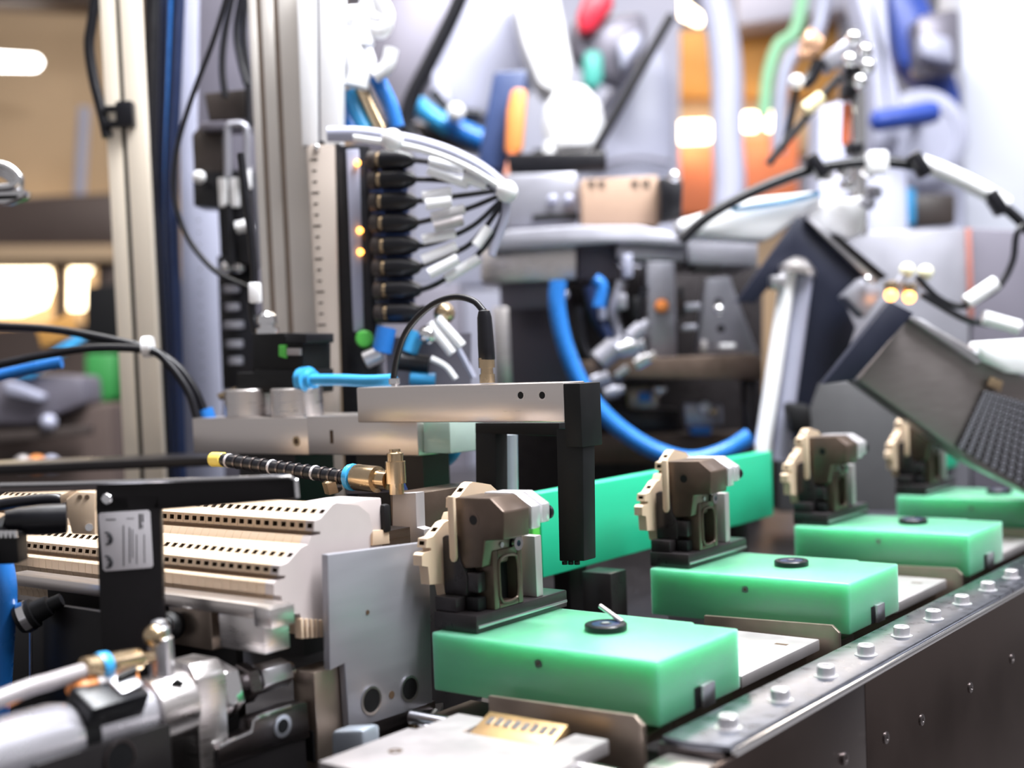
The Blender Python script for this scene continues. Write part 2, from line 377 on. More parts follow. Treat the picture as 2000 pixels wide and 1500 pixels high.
# jigs
def jig(label):
    t = T('clamping_jig', label, 'jig', (-16, 5, 0), 'clamping jigs on the carriers')
    bs = P('base', MB().prism([(-18.3, .8, 0), (-14.5, .8, 0), (-14.5, 11.3, 0), (-18.3, 11.3, 0)], (0, 0, 1.25)), JIGD, t, .1)
    P('step_block', MB().prism([(-18.3, 1.0, 1.25), (-18.3, 1.0, 2.25), (-16.4, 1.0, 2.25), (-16.4, 1.0, 1.25)], (0, 2.6, 0)), JIGD, t, .08)
    P('left_upright', MB().prism([(-18.2, 1.9, 2.25), (-18.2, 1.9, 6.2), (-17.9, 1.9, 6.35), (-16.9, 1.9, 6.4), (-16.6, 1.9, 4.6), (-16.1, 1.9, 3.6), (-16.2, 1.9, 2.25)], (0, 2.0, 0)), JIGD, t, .1)
    hd = P('head', MB().prism([(-17.0, 2, 8.98), (-13.9, 2, 9.05), (-12.75, 2, 8.15), (-12.85, 2, 6.25), (-14.5, 2, 6.12), (-14.8, 2, 4.3), (-16.6, 2, 4.1), (-17.0, 2, 5.6)], (0, 2.9, 0)), JIG, t, .14)
    P('dowel_hole', MB().ring((-15.4, 2.01, 7.5), (0, -1, 0), .34, .5, .03, 20), JIG, hd)
    P('dowel_core', MB().cyl((-15.4, 1.985, 7.5), (-15.4, 2.3, 7.5), .35, n=18), BLACKM, hd)
    P('clamp_plate', MB().prism([(-16.9, 5.05, 9.05), (-14.2, 5.05, 9.1), (-12.7, 5.05, 8.2), (-12.75, 5.05, 6.6), (-16.9, 5.05, 6.4)], (0, 1.0, 0)), BOLT, t, .12)
    P('clamp_plate', MB().prism([(-16.9, 6.35, 9.0), (-14.2, 6.35, 9.05), (-12.75, 6.35, 8.2), (-12.8, 6.35, 6.9), (-16.9, 6.35, 6.4)], (0, .9, 0)), BOLT, t, .12)
    P('dark_plug', MB().cyl((-13.15, 7.3, 7.5), (-13.15, 7.55, 7.5), .5, n=18), RUB, t)
    # leg with a long slot, seen from the operator side
    lg = MB(); xf = -14.55
    lg.box(-16.2, xf, 2.9, 3.45, 1.25, 5.3); lg.box(-16.2, xf, 5.6, 6.15, 1.25, 6.3); lg.box(-16.2, xf, 3.45, 5.6, 4.75, 5.3); lg.box(-16.2, xf, 3.45, 5.6, 1.25, 1.6)
    l_ = P('slotted_leg', lg, JIG, t, .1)
    P('slot_frame', MB().tube([(xf, 3.5, 2.1), (xf, 3.5, 4.3), (xf, 3.9, 4.75), (xf, 5.1, 4.75), (xf, 5.55, 4.3), (xf, 5.55, 2.1), (xf, 5.1, 1.65), (xf, 3.9, 1.65), (xf, 3.5, 2.1)], .11, 8), JIG, l_)
    P('slot_back', MB().box(-15.9, -15.5, 3.3, 5.7, 1.5, 4.9), BLACKM, l_)
    P('recess_shade', MB().box(-16.4, -14.7, 2.9, 6.4, 5.3, 6.3), BLACKM, t, .05)  # solid black block giving the recess under the head its shade
    P('spring_block', MB().box(-16.35, -15.2, 2.0, 2.85, 2.5, 3.9), JIGD, t, .15)
    P('latch', MB().box(-16.3, -15.2, 1.9, 2.85, 1.25, 2.2), BLACKM, t, .15)
    P('bolt_ring', MB().ring((-14.55, 5.5, 5.5), (1, 0, 0), .22, .5, .25, 18), CHROME, t)
    P('bolt_core', MB().cyl((-14.6, 5.5, 5.5), (-14.4, 5.5, 5.5), .24, n=14), DBLUE, t)
    P('pin', MB().cyl((-14.75, 3.9, 5.6), (-14.5, 3.9, 5.6), .2, n=12), STEEL, t)
    P('cover_plate', MB().box(-16.55, -14.7, 7.9, 8.7, 1.25, 5.65), PALLET, t, .08)
    P('base_lip', MB().box(-14.62, -14.42, .95, 11.2, .35, .55), STEEL, t, .03)
    return t
J0 = jig('brown and black clamping jig on the nearest green carrier')
for k in range(1, 4): dup(J0, (0, PB*k, 0), 'black clamping jig on the %s green carrier' % NEAR[k])

# ------------------------------------------------------------------ feed station in front of the carriers
t = T('guide_plate', 'upright ground steel guide plate between terminal row and nearest green carrier', 'plate', (-20.3, -2.5, -9))
pts = [at(*p, x=-19.7) for p in ((640, 1083), (838, 1058), (845, 1372), (790, 1392), (682, 1428), (674, 1296), (645, 1310))]
pl = P('plate', MB().prism(pts, (-.6, 0, 0)), mat('scuffed_steel_plate', (.34, .34, .375), .42, .55, .1, 40, (1, .3, 3)), t, .08)
for px, py, r in ((725, 1368, .80), (800, 1345, .74)):
    c = at(px, py, x=-19.68)
    P('bore_ring', MB().ring(c, (1, 0, 0), r, r+.16, .06, 28), STEEL, pl); P('bore', MB().cyl(c+V((-.05, 0, 0)), c+V((.03, 0, 0)), r, n=26), BLACKM, pl)
for px, py, r in ((765, 1357, .26), (718, 1196, .16)):
    c = at(px, py, x=-19.68); P('screw_hole', MB().cyl(c+V((-.05, 0, 0)), c+V((.025, 0, 0)), r, n=16), HOLE, pl)
P('foot', MB().box(-20.3, -19.75, -6.5, 2.2, -9, -5.5), DSTEEL, t)
t = T('plate_carrier', 'dark rusty steel bracket behind the lower edge of the guide plate', 'bracket', (-21.2, -6, -9))
P('bracket_body', MB().box(-22.4, -20.35, -8.6, -3.0, -9, -1.2), TANST, t, .1); P('bracket_slot', MB().box(-22.0, -20.6, -8.75, -8.6, -7, -5), BLACKM, t)

t = T('feed_rail', 'aluminium feed rail with two tan blocks under the terminal row', 'rail', (-32, -12, -9))
P('rail_bar', MB().box(-48, -19.3, -13.0, -11.3, 3.1, 3.95), ALUX, t, .12)
kc = at(336, 1222, y=-13.2); P('clamp_knob', MB().lathe(kc, V((.3, -1, .2)), [(-.2, .9), (.3, .95), (.5, .8), (.9, .5)], 18), BLACKM, t); P('knob_ring', MB().ring(kc+V((.1, -.55, .1)), V((.3, -1, .2)), .45, .72, .2, 18), CHROME, t)
P('rail_end', MB().box(-20.6, -19.0, -13.15, -11.2, 2.6, 3.85), ALU, t, .12)
P('support_block', MB().box(-24.2, -20.0, -12.9, -10.8, .9, 3.1), ALU, t, .1); P('support_block', MB().box(-29.6, -25.3, -12.6, -10.8, .5, 3.1), TANST, t, .1)
P('back_web', MB().box(-46, -25, -11.0, -10.4, -9, 2.6), TABLE, t)
t = T('front_panel', 'glossy black panel under the left end of the terminal row', 'panel', (-40, -14.6, -9))
a, b = at(62, 1150, y=-14.6), at(205, 1165, y=-14.6)
P('sheet', MB().box(a.x-9, -30.6, -14.6, -14.1, -9, 2.6), BLACK, t, .08)
kb = at(36, 1212, y=-16.6); ke = at(118, 1172, y=-14.6)
kn = P('knob', MB().lathe(kb, ke-kb, [(0, .55), (0, .95), (.25, 1.05), (1.2, 1.05), (1.25, .8), (2.3, .72), (2.35, .5), (3.2, .45)], 22), BLACKM, t)
P('chrome_collar', MB().lathe(kb+(ke-kb).normalized()*.35, ke-kb, [(0, 1.06), (0, 1.12), (.5, 1.12), (.5, 1.06)], 22), CHROME, kn)
P('thin_rod', MB().cyl(at(60, 1345, y=-15.2), at(60, 1195, y=-15.2), .12, n=8), STEEL, t)
tag(P('blue_hose', MB().tube([at(2, 1085, y=-17), at(12, 1150, y=-17), at(8, 1230, y=-17), at(2, 1330, y=-17), at(-6, 1500, y=-17)], .75, 12), BLUEH), 'short blue hose hanging at the left edge beside the black panel', 'hose')

# black bracket with a printed label
t = T('label_bracket', 'black angled bracket carrying a grey printed label in front of the terminal row', 'bracket', at(255, 1260, d=80)-V((0, 0, 10.4)))
D = 80
P('post', MB().prism([at(x, y, d=D) for x, y in ((186, 966), (312, 966), (320, 1262), (318, 1480), (200, 1480), (197, 1262))], CF*.7), BLACK, t, .1)
P('arm', MB().prism([at(x, y, d=D) for x, y in ((186, 948), (200, 944), (565, 932), (577, 938), (580, 968), (572, 975), (312, 996), (186, 1000))], CF*.75), BLACK, t, .12)
P('arm_edge', MB().tube([at(x, y, d=D-.05) for x, y in ((0, 948), (120, 946), (205, 943), (400, 937), (565, 931), (578, 938), (581, 972))], .16, 8, sm=False), CHROME, t)
P('rear_arm', MB().prism([at(x, y, d=D) for x, y in ((-60, 952), (190, 946), (190, 958), (-60, 966))], CF*2.2), DSTEEL, t, .1)
c = at(209, 974, d=D-.05); P('screw', MB().lathe(c, -CF, [(-.1, .34), (.1, .34), (.16, .28), (.16, .12), (.08, .1)], 16), CHROME, t)
lb = P('printed_label', MB().prism([at(x, y, d=D-.06) for x, y in ((192, 1006), (196, 1002), (288, 996), (293, 1000), (299, 1104), (296, 1109), (206, 1116), (201, 1112))], CF*.05), PAPER, t, .01)
def lmark(x0, y0, x1, y1): P('ink_mark', MB().prism([at(x, y, d=D-.075) for x, y in ((x0, y0), (x1, y0-.4), (x1+.5, y1-.4), (x0+.5, y1))], CF*.01), INK, lb)
for x0, y0, x1, y1 in ((271, 1004, 275, 1033), (277, 1004, 280, 1020), (277, 1024, 279, 1032), (240, 1026, 242, 1106), (252, 1030, 254, 1100), (258, 1034, 259.5, 1090), (266, 1044, 267.5, 1102), (281, 1044, 282.5, 1100), (206, 1014, 226, 1016), (247, 1012, 262, 1013)): lmark(x0, y0, x1, y1)
for cy in (1052, 1098):
    P('ink_arc', MB().tube([at(x, y, d=D-.08) for x, y in ((205, cy-12), (214, cy-10), (219, cy), (216, cy+9), (207, cy+11))], .06, 6), INK, lb)
    P('ink_arc', MB().tube([at(x, y, d=D-.08) for x, y in ((211, cy-8), (217, cy), (213, cy+7))], .11, 6), INK, lb)

# second short terminal stack behind the bracket, with the black cable plug pushed into it
t = T('plug_connector', 'black cable plug pushed into the beige socket at the left of the terminal row', 'connector', at(90, 1020, d=84))
P('plug_body', MB().lathe(at(132, 1012, d=84), at(40, 1018, d=83)-at(132, 1012, d=84), [(0, .8), (.1, 1.0), (1.6, 1.0), (3.0, .9), (3.8, .75)], 18), RUB, t)
P('cable', MB().tube([at(50, 1016, d=83.2), at(20, 1025, d=83), at(-10, 1050, d=82), at(-60, 1120, d=80)], .72, 12), RUB, t)
P('strain_clamp', MB().obox(at(18, 1068, d=82), CR*.9, CF*.9, CU*1.0), BLACKM, t, .2)
for i in range(4): P('chrome_screw', MB().cyl(at(4+i*9, 1050, d=81.2), at(2+i*9, 1036, d=81.2), .16, n=10), CHROME, t)
sk = T('socket_block', 'small beige stepped socket block just left of the black bracket arm', 'socket', at(160, 1040, d=86))
P('body', MB().prism([at(x, y, d=86) for x, y in ((128, 976), (150, 960), (186, 962), (186, 1045), (140, 1043), (132, 1010))], CF*2.5), BEIGE, sk, .1)
P('upper_step', MB().prism([at(x, y, d=86.6) for x, y in ((116, 968), (150, 952), (150, 972), (118, 984))], CF*2.4), BEIGE, sk, .08)
for i in range(2): P('socket_hole', MB().cyl(at(156+14*i, 971, d=85.95), at(156+14*i, 971, d=86.1), .17, n=10), HOLE, sk)
P('latch_screw', MB().cyl(at(174, 1030, d=85.9), at(174, 1030, d=86.3), .26, n=12), CHROME, sk)
tag(P('black_hose', MB().tube([at(-20, 990, d=88), at(40, 980, d=88), at(110, 975, d=88.5), at(125, 985, d=89)], .42, 10), RUB), 'short black hose above the cable plug at the left edge', 'hose')

# pneumatic cylinder, bottom left
CX, CZ = -22.5, -1.25
t = T('pneumatic_cylinder', 'silver pneumatic cylinder with orange and black sensor at the lower left', 'cylinder', (CX, -20, -9))
Yd = V((0, 1, 0))
def cl(y, prof, n=32): return MB().lathe((CX, y, CZ), Yd, prof, n)
SATIN = mat('satin_chrome', (.60, .59, .64), .26, .7, .03, 30)
P('barrel', cl(-60, [(0, 1.65), (40.5, 1.65)]), SATIN, t)
P('barrel_sleeve', cl(-60, [(0, 1.95), (34, 1.95), (35, 1.75)]), SATIN, t)
P('end_collar', cl(-20.0, [(0, 1.66), (0, 1.92), (.2, 2.0), (2.5, 2.0), (2.6, 1.9)]), ALU, t)
cb = MB().prism([(CX-1.6, -17.5, -9), (CX+1.7, -17.5, -9), (CX+1.7, -17.5, CZ+1.5), (CX+1.1, -17.5, CZ+2.35), (CX-1.2, -17.5, CZ+2.35), (CX-1.6, -17.5, CZ+1.9)], (0, 2.2, 0))
P('clamp_block', cb, ALU, t, .15)
hexn = MB().lathe((CX, -15.2, CZ), Yd, [(0, 1.75), (.15, 1.95), (1.1, 1.95), (1.25, 1.7)], 6)
P('hex_nut', hexn, CHROME, t, .05)
P('rod', cl(-14.2, [(0, .6), (5.5, .6)], 20), CHROME, t)
P('rod_nut', MB().lathe((CX, -12.9, CZ), Yd, [(0, 1.15), (.1, 1.25), (.8, 1.25), (.9, 1.1)], 6), DSTEEL, t)
P('rod_coupler', MB().lathe((CX, -11.6, CZ), Yd, [(0, .95), (2.4, .95), (2.5, .8)], 6), STEEL, t, .04)
P('ink_mark', MB().prism([at(x, y, x=CX+1.2) for x, y in ((332, 1336), (336, 1334), (352, 1343), (349, 1346))], (.5, 0, .35)), INK, t)
sb = P('sensor_body', MB().obox(at(222, 1382, x=CX+.6)+V((.3, -.6, .5)), (0, 1.9, 0), (1.0, 0, -.5), (.45, 0, .75)), RUB, t, .2)
P('sensor_clamp', MB().obox(at(236, 1372, x=CX+.6)+V((.6, -.2, 1.0)), (0, .75, .1), (.7, 0, -.35), (.2, 0, .4)), STEEL, sb, .12)
P('sensor_gap', MB().obox(at(232, 1366, x=CX+.6)+V((.7, .1, 1.35)), (0, .6, .1), (.12, 0, -.05), (.1, 0, .3)), BLACKM, sb)
P('strap', cl(-25.2, [(0, 1.72), (1.2, 1.72)], 28), BLACKM, t)
P('strap_screw', MB().obox((CX+1.35, -23.6, CZ-1.25), (0, .8, 0), (.25, 0, .1), (.1, 0, .28)), CHROME, t, .1)
og = P('orange_fitting', MB().tube([at(148, 1362, x=CX), at(165, 1345, x=CX), at(215, 1334, x=CX), at(258, 1328, x=CX)], .72, 14), ORANGE, t)
P('fitting_ring', MB().lathe(at(180, 1342, x=CX), at(240, 1330, x=CX)-at(180, 1342, x=CX), [(0, .73), (0, .8), (1.2, .8), (1.2, .73)], 16), PALLET, og)
el = P('elbow_fitting', MB().lathe(at(318, 1345, x=CX), V((0, 0, 1)), [(0, .6), (.6, .75), (3.0, .75), (3.1, .62), (3.6, .6), (3.7, .5), (4.0, .45), (4.1, .2)], 18), STEEL, t)
P('elbow_cap', MB().sph(at(303, 1242, x=CX), .72), BRASS, el)
P('side_port', MB().lathe(at(300, 1282, x=CX), at(205, 1300, x=CX)-at(300, 1282, x=CX), [(0, .38), (1.0, .38), (1.0, .62), (1.2, .68), (4.6, .68), (4.7, .5)], 16), BRASS, el)
P('blue_release_ring', MB().lathe(at(210, 1298, x=CX), at(195, 1302, x=CX)-at(210, 1298, x=CX), [(0, .5), (0, .76), (.4, .8), (.6, .76), (.6, .5)], 18), LBLUE, el)
P('clear_hose', MB().tube([at(200, 1300, x=CX), at(150, 1315, x=CX), at(95, 1332, x=CX), at(60, 1342, x=CX), at(-20, 1372, x=CX)], .46, 12), mat('clear_grey_hose', (.36, .33, .34), .3), el)
P('inner_tube', MB().cyl(at(50, 1350, x=CX), at(10, 1372, x=CX), .3, n=10), ORANGE, el)

t = T('stepped_bracket', 'dark stepped steel bracket beneath the cylinder rod', 'bracket', (-19.5, -12, -9))
pts = [at(x, y, x=-20.6) for x, y in ((425, 1462), (492, 1428), (494, 1408), (505, 1400), (566, 1378), (600, 1372), (606, 1440), (560, 1452), (430, 1498))]
bp = P('plate', MB().prism(pts, (-1.2, 0, 0)), DSTEEL, t, .06)
P('edge', MB().tube([at(x, y, x=-20.5) for x, y in ((426, 1458), (490, 1430), (494, 1408), (506, 1400), (568, 1379))], .12, 8, sm=False), CHROME, bp)
c = at(552, 1418, x=-20.58); P('bore', MB().ring(c, (1, 0, 0), .45, .72, .05, 24), STEEL, bp); P('bore_core', MB().cyl(c+V((-.1, 0, 0)), c+V((.02, 0, 0)), .45), BLACKM, bp)
P('stand', MB().box(-21.8, -20.7, -16.5, -9.3, -9, -4.2), TABLE, t)
tag(P('slide_block', MB().box(-27.2, -23.9, -24.5, -16.8, -9, -3.6), TABLE, bev=.15), 'black slide block below the silver cylinder', 'block')
t = T('round_bush', 'round steel bush in a black block under the cylinder barrel', 'bush', (-21, -27, -9))
c = at(235, 1480, x=-20.2); P('block', MB().box(-22.2, -20.3, c.y-5, c.y+3.5, -9, c.z+1.0), TABLE, t, .1)
P('bore', MB().ring(c, (1, 0, 0), .85, 1.0, .05, 28), DSTEEL, t); P('bore_core', MB().cyl(c+V((-.3, 0, 0)), c+V((.03, 0, 0)), .85), BLACKM, t)
a = at(675, 1425, y=-9)
tag(P('grey_post', MB().prism([at(645, 1428, y=-9.5), at(708, 1425, y=-9.5), at(712, 1540, y=-9.5), at(648, 1540, y=-9.5)], (0, 1.6, 0)), mat('blue_grey_profile', (.42, .47, .54), .35, .6, .05), bev=.3), 'blue-grey metal post below the guide plate at the bottom', 'post')
t = T('chute', 'dark curved sheet chute beside the bottom plate', 'chute', (-16, -4, -9))
P('sheet', MB().prism([at(x, y, z=-6.4) for x, y in ((725, 1475), (780, 1440), (842, 1375), (866, 1372), (846, 1420), (800, 1500), (740, 1560), (690, 1560))], (0, 0, -.4)), DSTEEL, t, .05)
P('rib', MB().tube([at(x, y, z=-6.2) for x, y in ((735, 1468), (790, 1440), (832, 1392))], .3, 8), BLACKM, t)
P('rib', MB().tube([at(x, y, z=-6.2) for x, y in ((740, 1500), (800, 1455), (850, 1390))], .25, 8), STEEL, t)
P('leg', MB().box(-18.4, -17.2, -8, -4, -9, -6.8), TABLE, t)
t = T('chain_guide', 'oily brown chain guide under the left of the nearest carrier', 'chain', (-14, -1, -9))
P('bar', MB().box(-18, -12.4, -2.6, 4, -9, -5.6), TANST, t, .1)
for i in range(7): P('chain_link', MB().obox((-17.2+i*.75, -2.9+.1*(i % 2), -5.5-.1*(i % 2)), (.32, 0, 0), (0, .25, 0), (0, 0, .3)), TANST if i % 2 else BRASS, t, .1)

# ------------------------------------------------------------------ gantry and blocks behind the feed row
t = T('gantry_arm', 'long silver gantry bar with black posts over the line', 'gantry', (-24, 14, -9))
br = P('bar', MB().box(-36.7, -15.3, 13, 15.9, 13.45, 16.4), ALUX, t, .12)
for px in (1017, 1059):
    c = at(px, 772, y=13); P('hole_ring', MB().ring(c+V((0, .01, 0)), (0, -1, 0), .28, .42, .03, 20), ALU, br); P('hole', MB().cyl(c+V((0, -.015, 0)), c+V((0, .2, 0)), .29, n=18), BLACKM, br)
P('end_plate', MB().box(-15.25, -13.75, 12.9, 15.6, 11.6, 16.3), BLACKM, t, .06)
P('front_post', MB().prism([at(x, y, y=13.2) for x, y in ((1086, 838), (1138, 838), (1141, 1096), (1092, 1096))], (0, 1.6, 0)), BLACKM, t, .1)
for i in range(3):
    c = at(1103+i*12, 1096, y=13.6); P('post_screw', MB().cyl(c, c+V((0, 0, -.25)), .22, n=10), BLACKM, t)
P('cross_beam', MB().prism([at(x, y, y=17) for x, y in ((928, 826), (1092, 826), (1092, 852), (928, 846))], (0, 1.5, 0)), BLACKM, t, .05)
P('rear_post', MB().prism([at(x, y, y=17) for x, y in ((928, 844), (968, 844), (970, 1260), (932, 1260))], (0, 1.6, 0)), BLACKM, t, .08)
P('silver_rod', MB().cyl(at(990, 848, y=21), at(994, 1200, y=21), .92, n=24), mat('satin_blue_steel', (.55, .62, .70), .35, .8, .05), t)
P('cable_screw', MB().lathe(at(770, 738, y=14.5), V((0, 0, -1)), [(0, .25), (.05, .5), (.5, .5), (.6, .3), (1.2, .3)], 14), CHROME, t)

t = T('sensor_plug', 'black and brass sensor plug with arched black cable on the gantry bar', 'sensor', at(952, 748, y=14.6))
P('brass_thread', MB().lathe(at(952, 748, y=14.6), V((0, 0, 1)), [(0, .62), (.7, .62), (.7, .52), (1.2, .5), (1.2, .66), (2.0, .66)], 20), BRASS, t)
P('plug_body', MB().lathe(at(951, 704, y=14.6), V((-.02, 0, 1)), [(0, .6), (.1, .66), (1.2, .66), (3.4, .58), (3.9, .46), (4.0, .3)], 20), RUB, t)
P('cable', MB().tube([at(x, y, y=14.6) for x, y in ((945, 608), (925, 588), (890, 580), (850, 592), (815, 620), (790, 655), (775, 700), (768, 742))], .27, 10), RUB, t)

t = T('silver_block', 'low brushed silver block with two round standoffs left of the gantry', 'block', (-48, 18, -9))
lbk = P('block', MB().box(-62.6, -46.2, 16.2, 24, 10.3, 13.75), ALUX, t, .12)
P('block', MB().box(-46.1, -32.7, 16.0, 22, 10.4, 13.85), ALUX, t, .12)
P('clear_end', MB().box(-32.6, -29.6, 16.6, 22, 10.6, 13.3), mat('greenish_acrylic', (.55, .68, .62), .15, 0, .1, 20, trans=.45), t, .15)
c = at(579, 862, y=16.2); P('hole_ring', MB().ring(c, (0, -1, 0), .3, .5, .04, 20), BRASS, lbk); P('hole', MB().cyl(c+V((0, -.02, 0)), c+V((0, .2, 0)), .3, n=18), HOLE, lbk)
P('slot', MB().box(at(648, 860, y=16).x-.2, at(648, 860, y=16).x+.2, 15.985, 16.1, 11.4, 12.6), HOLE, t)
for px in (490, 582):
    c = at(px, 818, y=19); c.z = 13.75
    P('standoff', MB().lathe(c, (0, 0, 1), [(0, 2.35), (.1, 2.45), (2.55, 2.45), (2.65, 2.35)], 32), ALU, t)
P('support_column', MB().box(-58, -50, 18, 23, -9, 10.3), TABLE, t); P('support_column', MB().box(-42, -34, 18, 21.5, -9, 10.4), TABLE, t)
t = T('solenoid_valve', 'black stepped solenoid valve with green clip and blue hose on the silver block', 'valve', at(545, 770, y=20))
P('lower_body', MB().prism([at(x, y, y=18.5) for x, y in ((462, 728), (495, 728), (495, 722), (592, 722), (592, 768), (462, 768))], (0, 4, 0)), BLACKM, t, .12)
P('upper_body', MB().prism([at(x, y, y=18.7) for x, y in ((493, 652), (556, 650), (556, 655), (592, 655), (592, 728), (493, 728))], (0, 3.6, 0)), BLACKM, t, .1)
P('top_lid', MB().prism([at(x, y, y=18.4) for x, y in ((558, 650), (598, 652), (598, 670), (575, 672), (558, 668))], (0, 3.6, 0)), RUB, t, .08)
P('green_clip', MB().prism([at(x, y, y=18.5) for x, y in ((544, 674), (558, 674), (558, 700), (544, 696))], (0, 2, 0)), GRNP, t, .05)
P('rating_plate', MB().prism([at(x, y, y=18.45) for x, y in ((560, 680), (586, 680), (586, 694), (560, 694))], (0, .3, 0)), PALLET, t, .03)
P('gland', MB().lathe(at(523, 655, y=20.5), V((0, 0, 1)), [(0, 1.15), (.7, 1.15), (.75, .8), (1.1, .75), (1.15, 1.0), (1.9, .95), (2.3, .5)], 18), CHROME, t)
P('gland_cable', MB().tube([at(x, y, y=20.5) for x, y in ((500, 650), (492, 600), (497, 550), (492, 480), (480, 380), (470, 300))], .38, 10), RUB, t)
P('wire_lug', MB().obox(at(498, 572, y=20), CR*.6, CF*.4, CU*1.0), WHITE, t, .2)
P('hose_socket', MB().lathe(at(590, 742, y=18.5), V((1, 0, 0)), [(0, 1.2), (.9, 1.25), (1.0, .9), (1.6, .85)], 18), LBLUE, t)
P('blue_hose', MB().tube([at(600, 742, y=18.5), at(660, 742, y=18), at(720, 744, y=17.2), at(768, 742, y=16.6)], .55, 12), LBLUE, t)
tag(P('blue_hose', MB().tube([at(x, y, y=23) for x, y in ((882, 815), (893, 850), (885, 885), (850, 910), (800, 918), (750, 905))], .62, 12), LBLUE), 'blue hose looping under the right end of the silver block', 'hose')
t = T('twin_hose', 'pair of thin black hoses tied together and arching in from the left', 'hose', at(150, 680, d=128))
P('hose', MB().tube([at(x, y, d=128) for x, y in ((-20, 636), (100, 643), (200, 660), (290, 682), (345, 715), (380, 760), (400, 806))], .42, 10), RUB, t)
P('hose', MB().tube([at(x, y, d=127) for x, y in ((-20, 716), (80, 695), (180, 680), (290, 684), (330, 712), (368, 765), (385, 816))], .42, 10), RUB, t)
P('cable_tie', MB().lathe(at(280, 678, d=127.5), CR, [(0, .9), (0, 1.05), (.9, 1.05), (.9, .9)], 16), WHITE, t)
P('blue_end', MB().cyl(at(400, 800, d=128), at(408, 822, d=128), .8, n=14), BLUEH, t)
P('blue_underhose', MB().tube([at(x, y, d=129) for x, y in ((-20, 738), (50, 722), (120, 708))], .6, 10), BLUEH, t)
tag(P('copper_tab', MB().prism([at(x, y, y=20) for x, y in ((422, 770), (458, 756), (458, 768), (428, 782))], (0, 1.2, 0)), BRASS, bev=.1), 'small copper tab left of the solenoid valve', 'tab')

# braided hose and brass fittings lying over the terminal row
t = T('braided_hose', 'black braided hose with yellow tip and brass tee above the terminal row', 'hose', at(600, 930, y=4))
P('braid', MB().tube([at(x, y, y=4) for x, y in ((436, 898), (480, 905), (560, 917), (640, 928), (690, 934))], .55, 12), RUB, t)
for i in range(14):
    a_ = .04+i*.066; c = at(436+254*a_, 898+36*a_, y=4)
    P('braid_band', MB().lathe(c, V((1, 0, -.15)), [(0, .5), (0, .6), (.22, .6), (.22, .5)], 12), PAPER if i % 5 == 0 else DSTEEL, t)
P('yellow_tip', MB().lathe(at(438, 898, y=4), at(410, 897, y=4)-at(438, 898, y=4), [(0, .5), (.1, .62), (1.4, .62), (1.5, .4)], 14), YELL, t)
P('blue_ring', MB().lathe(at(684, 932, y=4), V((1, 0, 0)), [(0, .7), (0, 1.0), (.25, 1.05), (.45, 1.0), (.45, .7)], 18), LBLUE, t)
P('brass_body', MB().lathe(at(694, 932, y=4), V((1, 0, -.05)), [(0, .85), (.2, 1.0), (2.3, 1.0), (2.4, .7), (3.4, .7)], 18), BRASS, t)
te = P('tee_stem', MB().lathe(at(775, 965, y=4), V((0, 0, 1)), [(0, .55), (.8, .55), (.8, .75), (2.4, .75), (2.4, .6), (3.0, .6), (3.1, .4), (3.3, .4)], 16), BRASS, t)
P('lock_nut', MB().lathe(at(652, 960, y=4), V((0, -.3, 1)), [(0, .7), (.9, .7), (1.0, .5)], 6), BRASS, t)
P('clamp_plate', MB().prism([at(x, y, y=4.5) for x, y in ((672, 950), (755, 946), (762, 962), (675, 966))], (0, 2, 0)), DBLUE, t, .05)
t = T('end_stop', 'grey-beige end stop block behind the right end of the terminal row', 'block', (-27, 1, 0))
P('body', MB().prism([at(x, y, x=-22.5) for x, y in ((660, 985), (715, 975), (745, 972), (748, 1072), (720, 1080), (650, 1085))], (-4, 0, 0)), ENDP, t, .1)
P('dark_oval', MB().obox(at(752, 1012, x=-22.4), (.3, 0, 0), (0, .35, 0), (0, 0, 1.0)), BLACKM, t, .2)
P('tongue', MB().prism([at(x, y, x=-22.3) for x, y in ((728, 1036), (760, 1034), (762, 1062), (728, 1066))], (-2, 0, 0)), BEIGE, t, .06)
P('stem', MB().box(-26, -22.6, -1.0, 3.5, -9, 6.5), DSTEEL, t)
t = T('grey_stop', 'notched pale grey block with dark side behind the nearest jig', 'block', (-27, 9, -9))
P('front', MB().prism([at(x, y, y=6.2) for x, y in ((766, 965), (812, 962), (814, 1030), (828, 1034), (828, 1100), (800, 1100), (766, 1052))], (0, 1.0, 0)), PALLET, t, .08)
a, b = at(766, 1052, y=7.3), at(812, 962, y=7.3)
P('side_body', MB().box(a.x, b.x, 7.25, 15.5, b.z-3.2, b.z-.1), JIG, t, .1); P('under_body', MB().box(a.x+.5, b.x-.3, 7.25, 14.5, -9, b.z-3.25), JIGD, t)

# long green bar
t = T('green_bar', 'long green plastic guide bar behind the second jig', 'guide bar', (-26.5, 46, -9))
gbm = MB().box(-27.6, -26, 24, 68.6, -.75, 6.6)
P('bar', gbm, G_BAR, t, .1)
P('end_cap', MB().box(-27.4, -26.1, 22.9, 23.95, -.4, 6.3), GRNP, t, .1)
for y in (31, 63): P('post', MB().box(-29, -27.2, y-1.4, y+1.4, -9, 3), TABLE, t, .08)
tag(P('support_plate', MB().box(-24.5, -20.4, 42, 44, -9, 1.5), STEEL, bev=.1), 'small grey steel plate standing below the green bar', 'plate')
tag(P('dark_support', MB().box(-24, -21, 27, 29.5, -9, -.5), JIGD, bev=.1), 'dark square post under the near end of the green bar', 'post')

t = T('green_bar', 'short piece of green guide bar far right under the tilted housing', 'guide bar', (-26.5, 130, -9))
y2 = at(1832, 900, x=-26).y
P('bar', MB().box(-27.6, -26, y2, y2+17, -.75, 6.6), G_BAR, t, .1); P('post', MB().box(-29, -27.2, y2+6, y2+9, -9, 3), TABLE, t, .08)

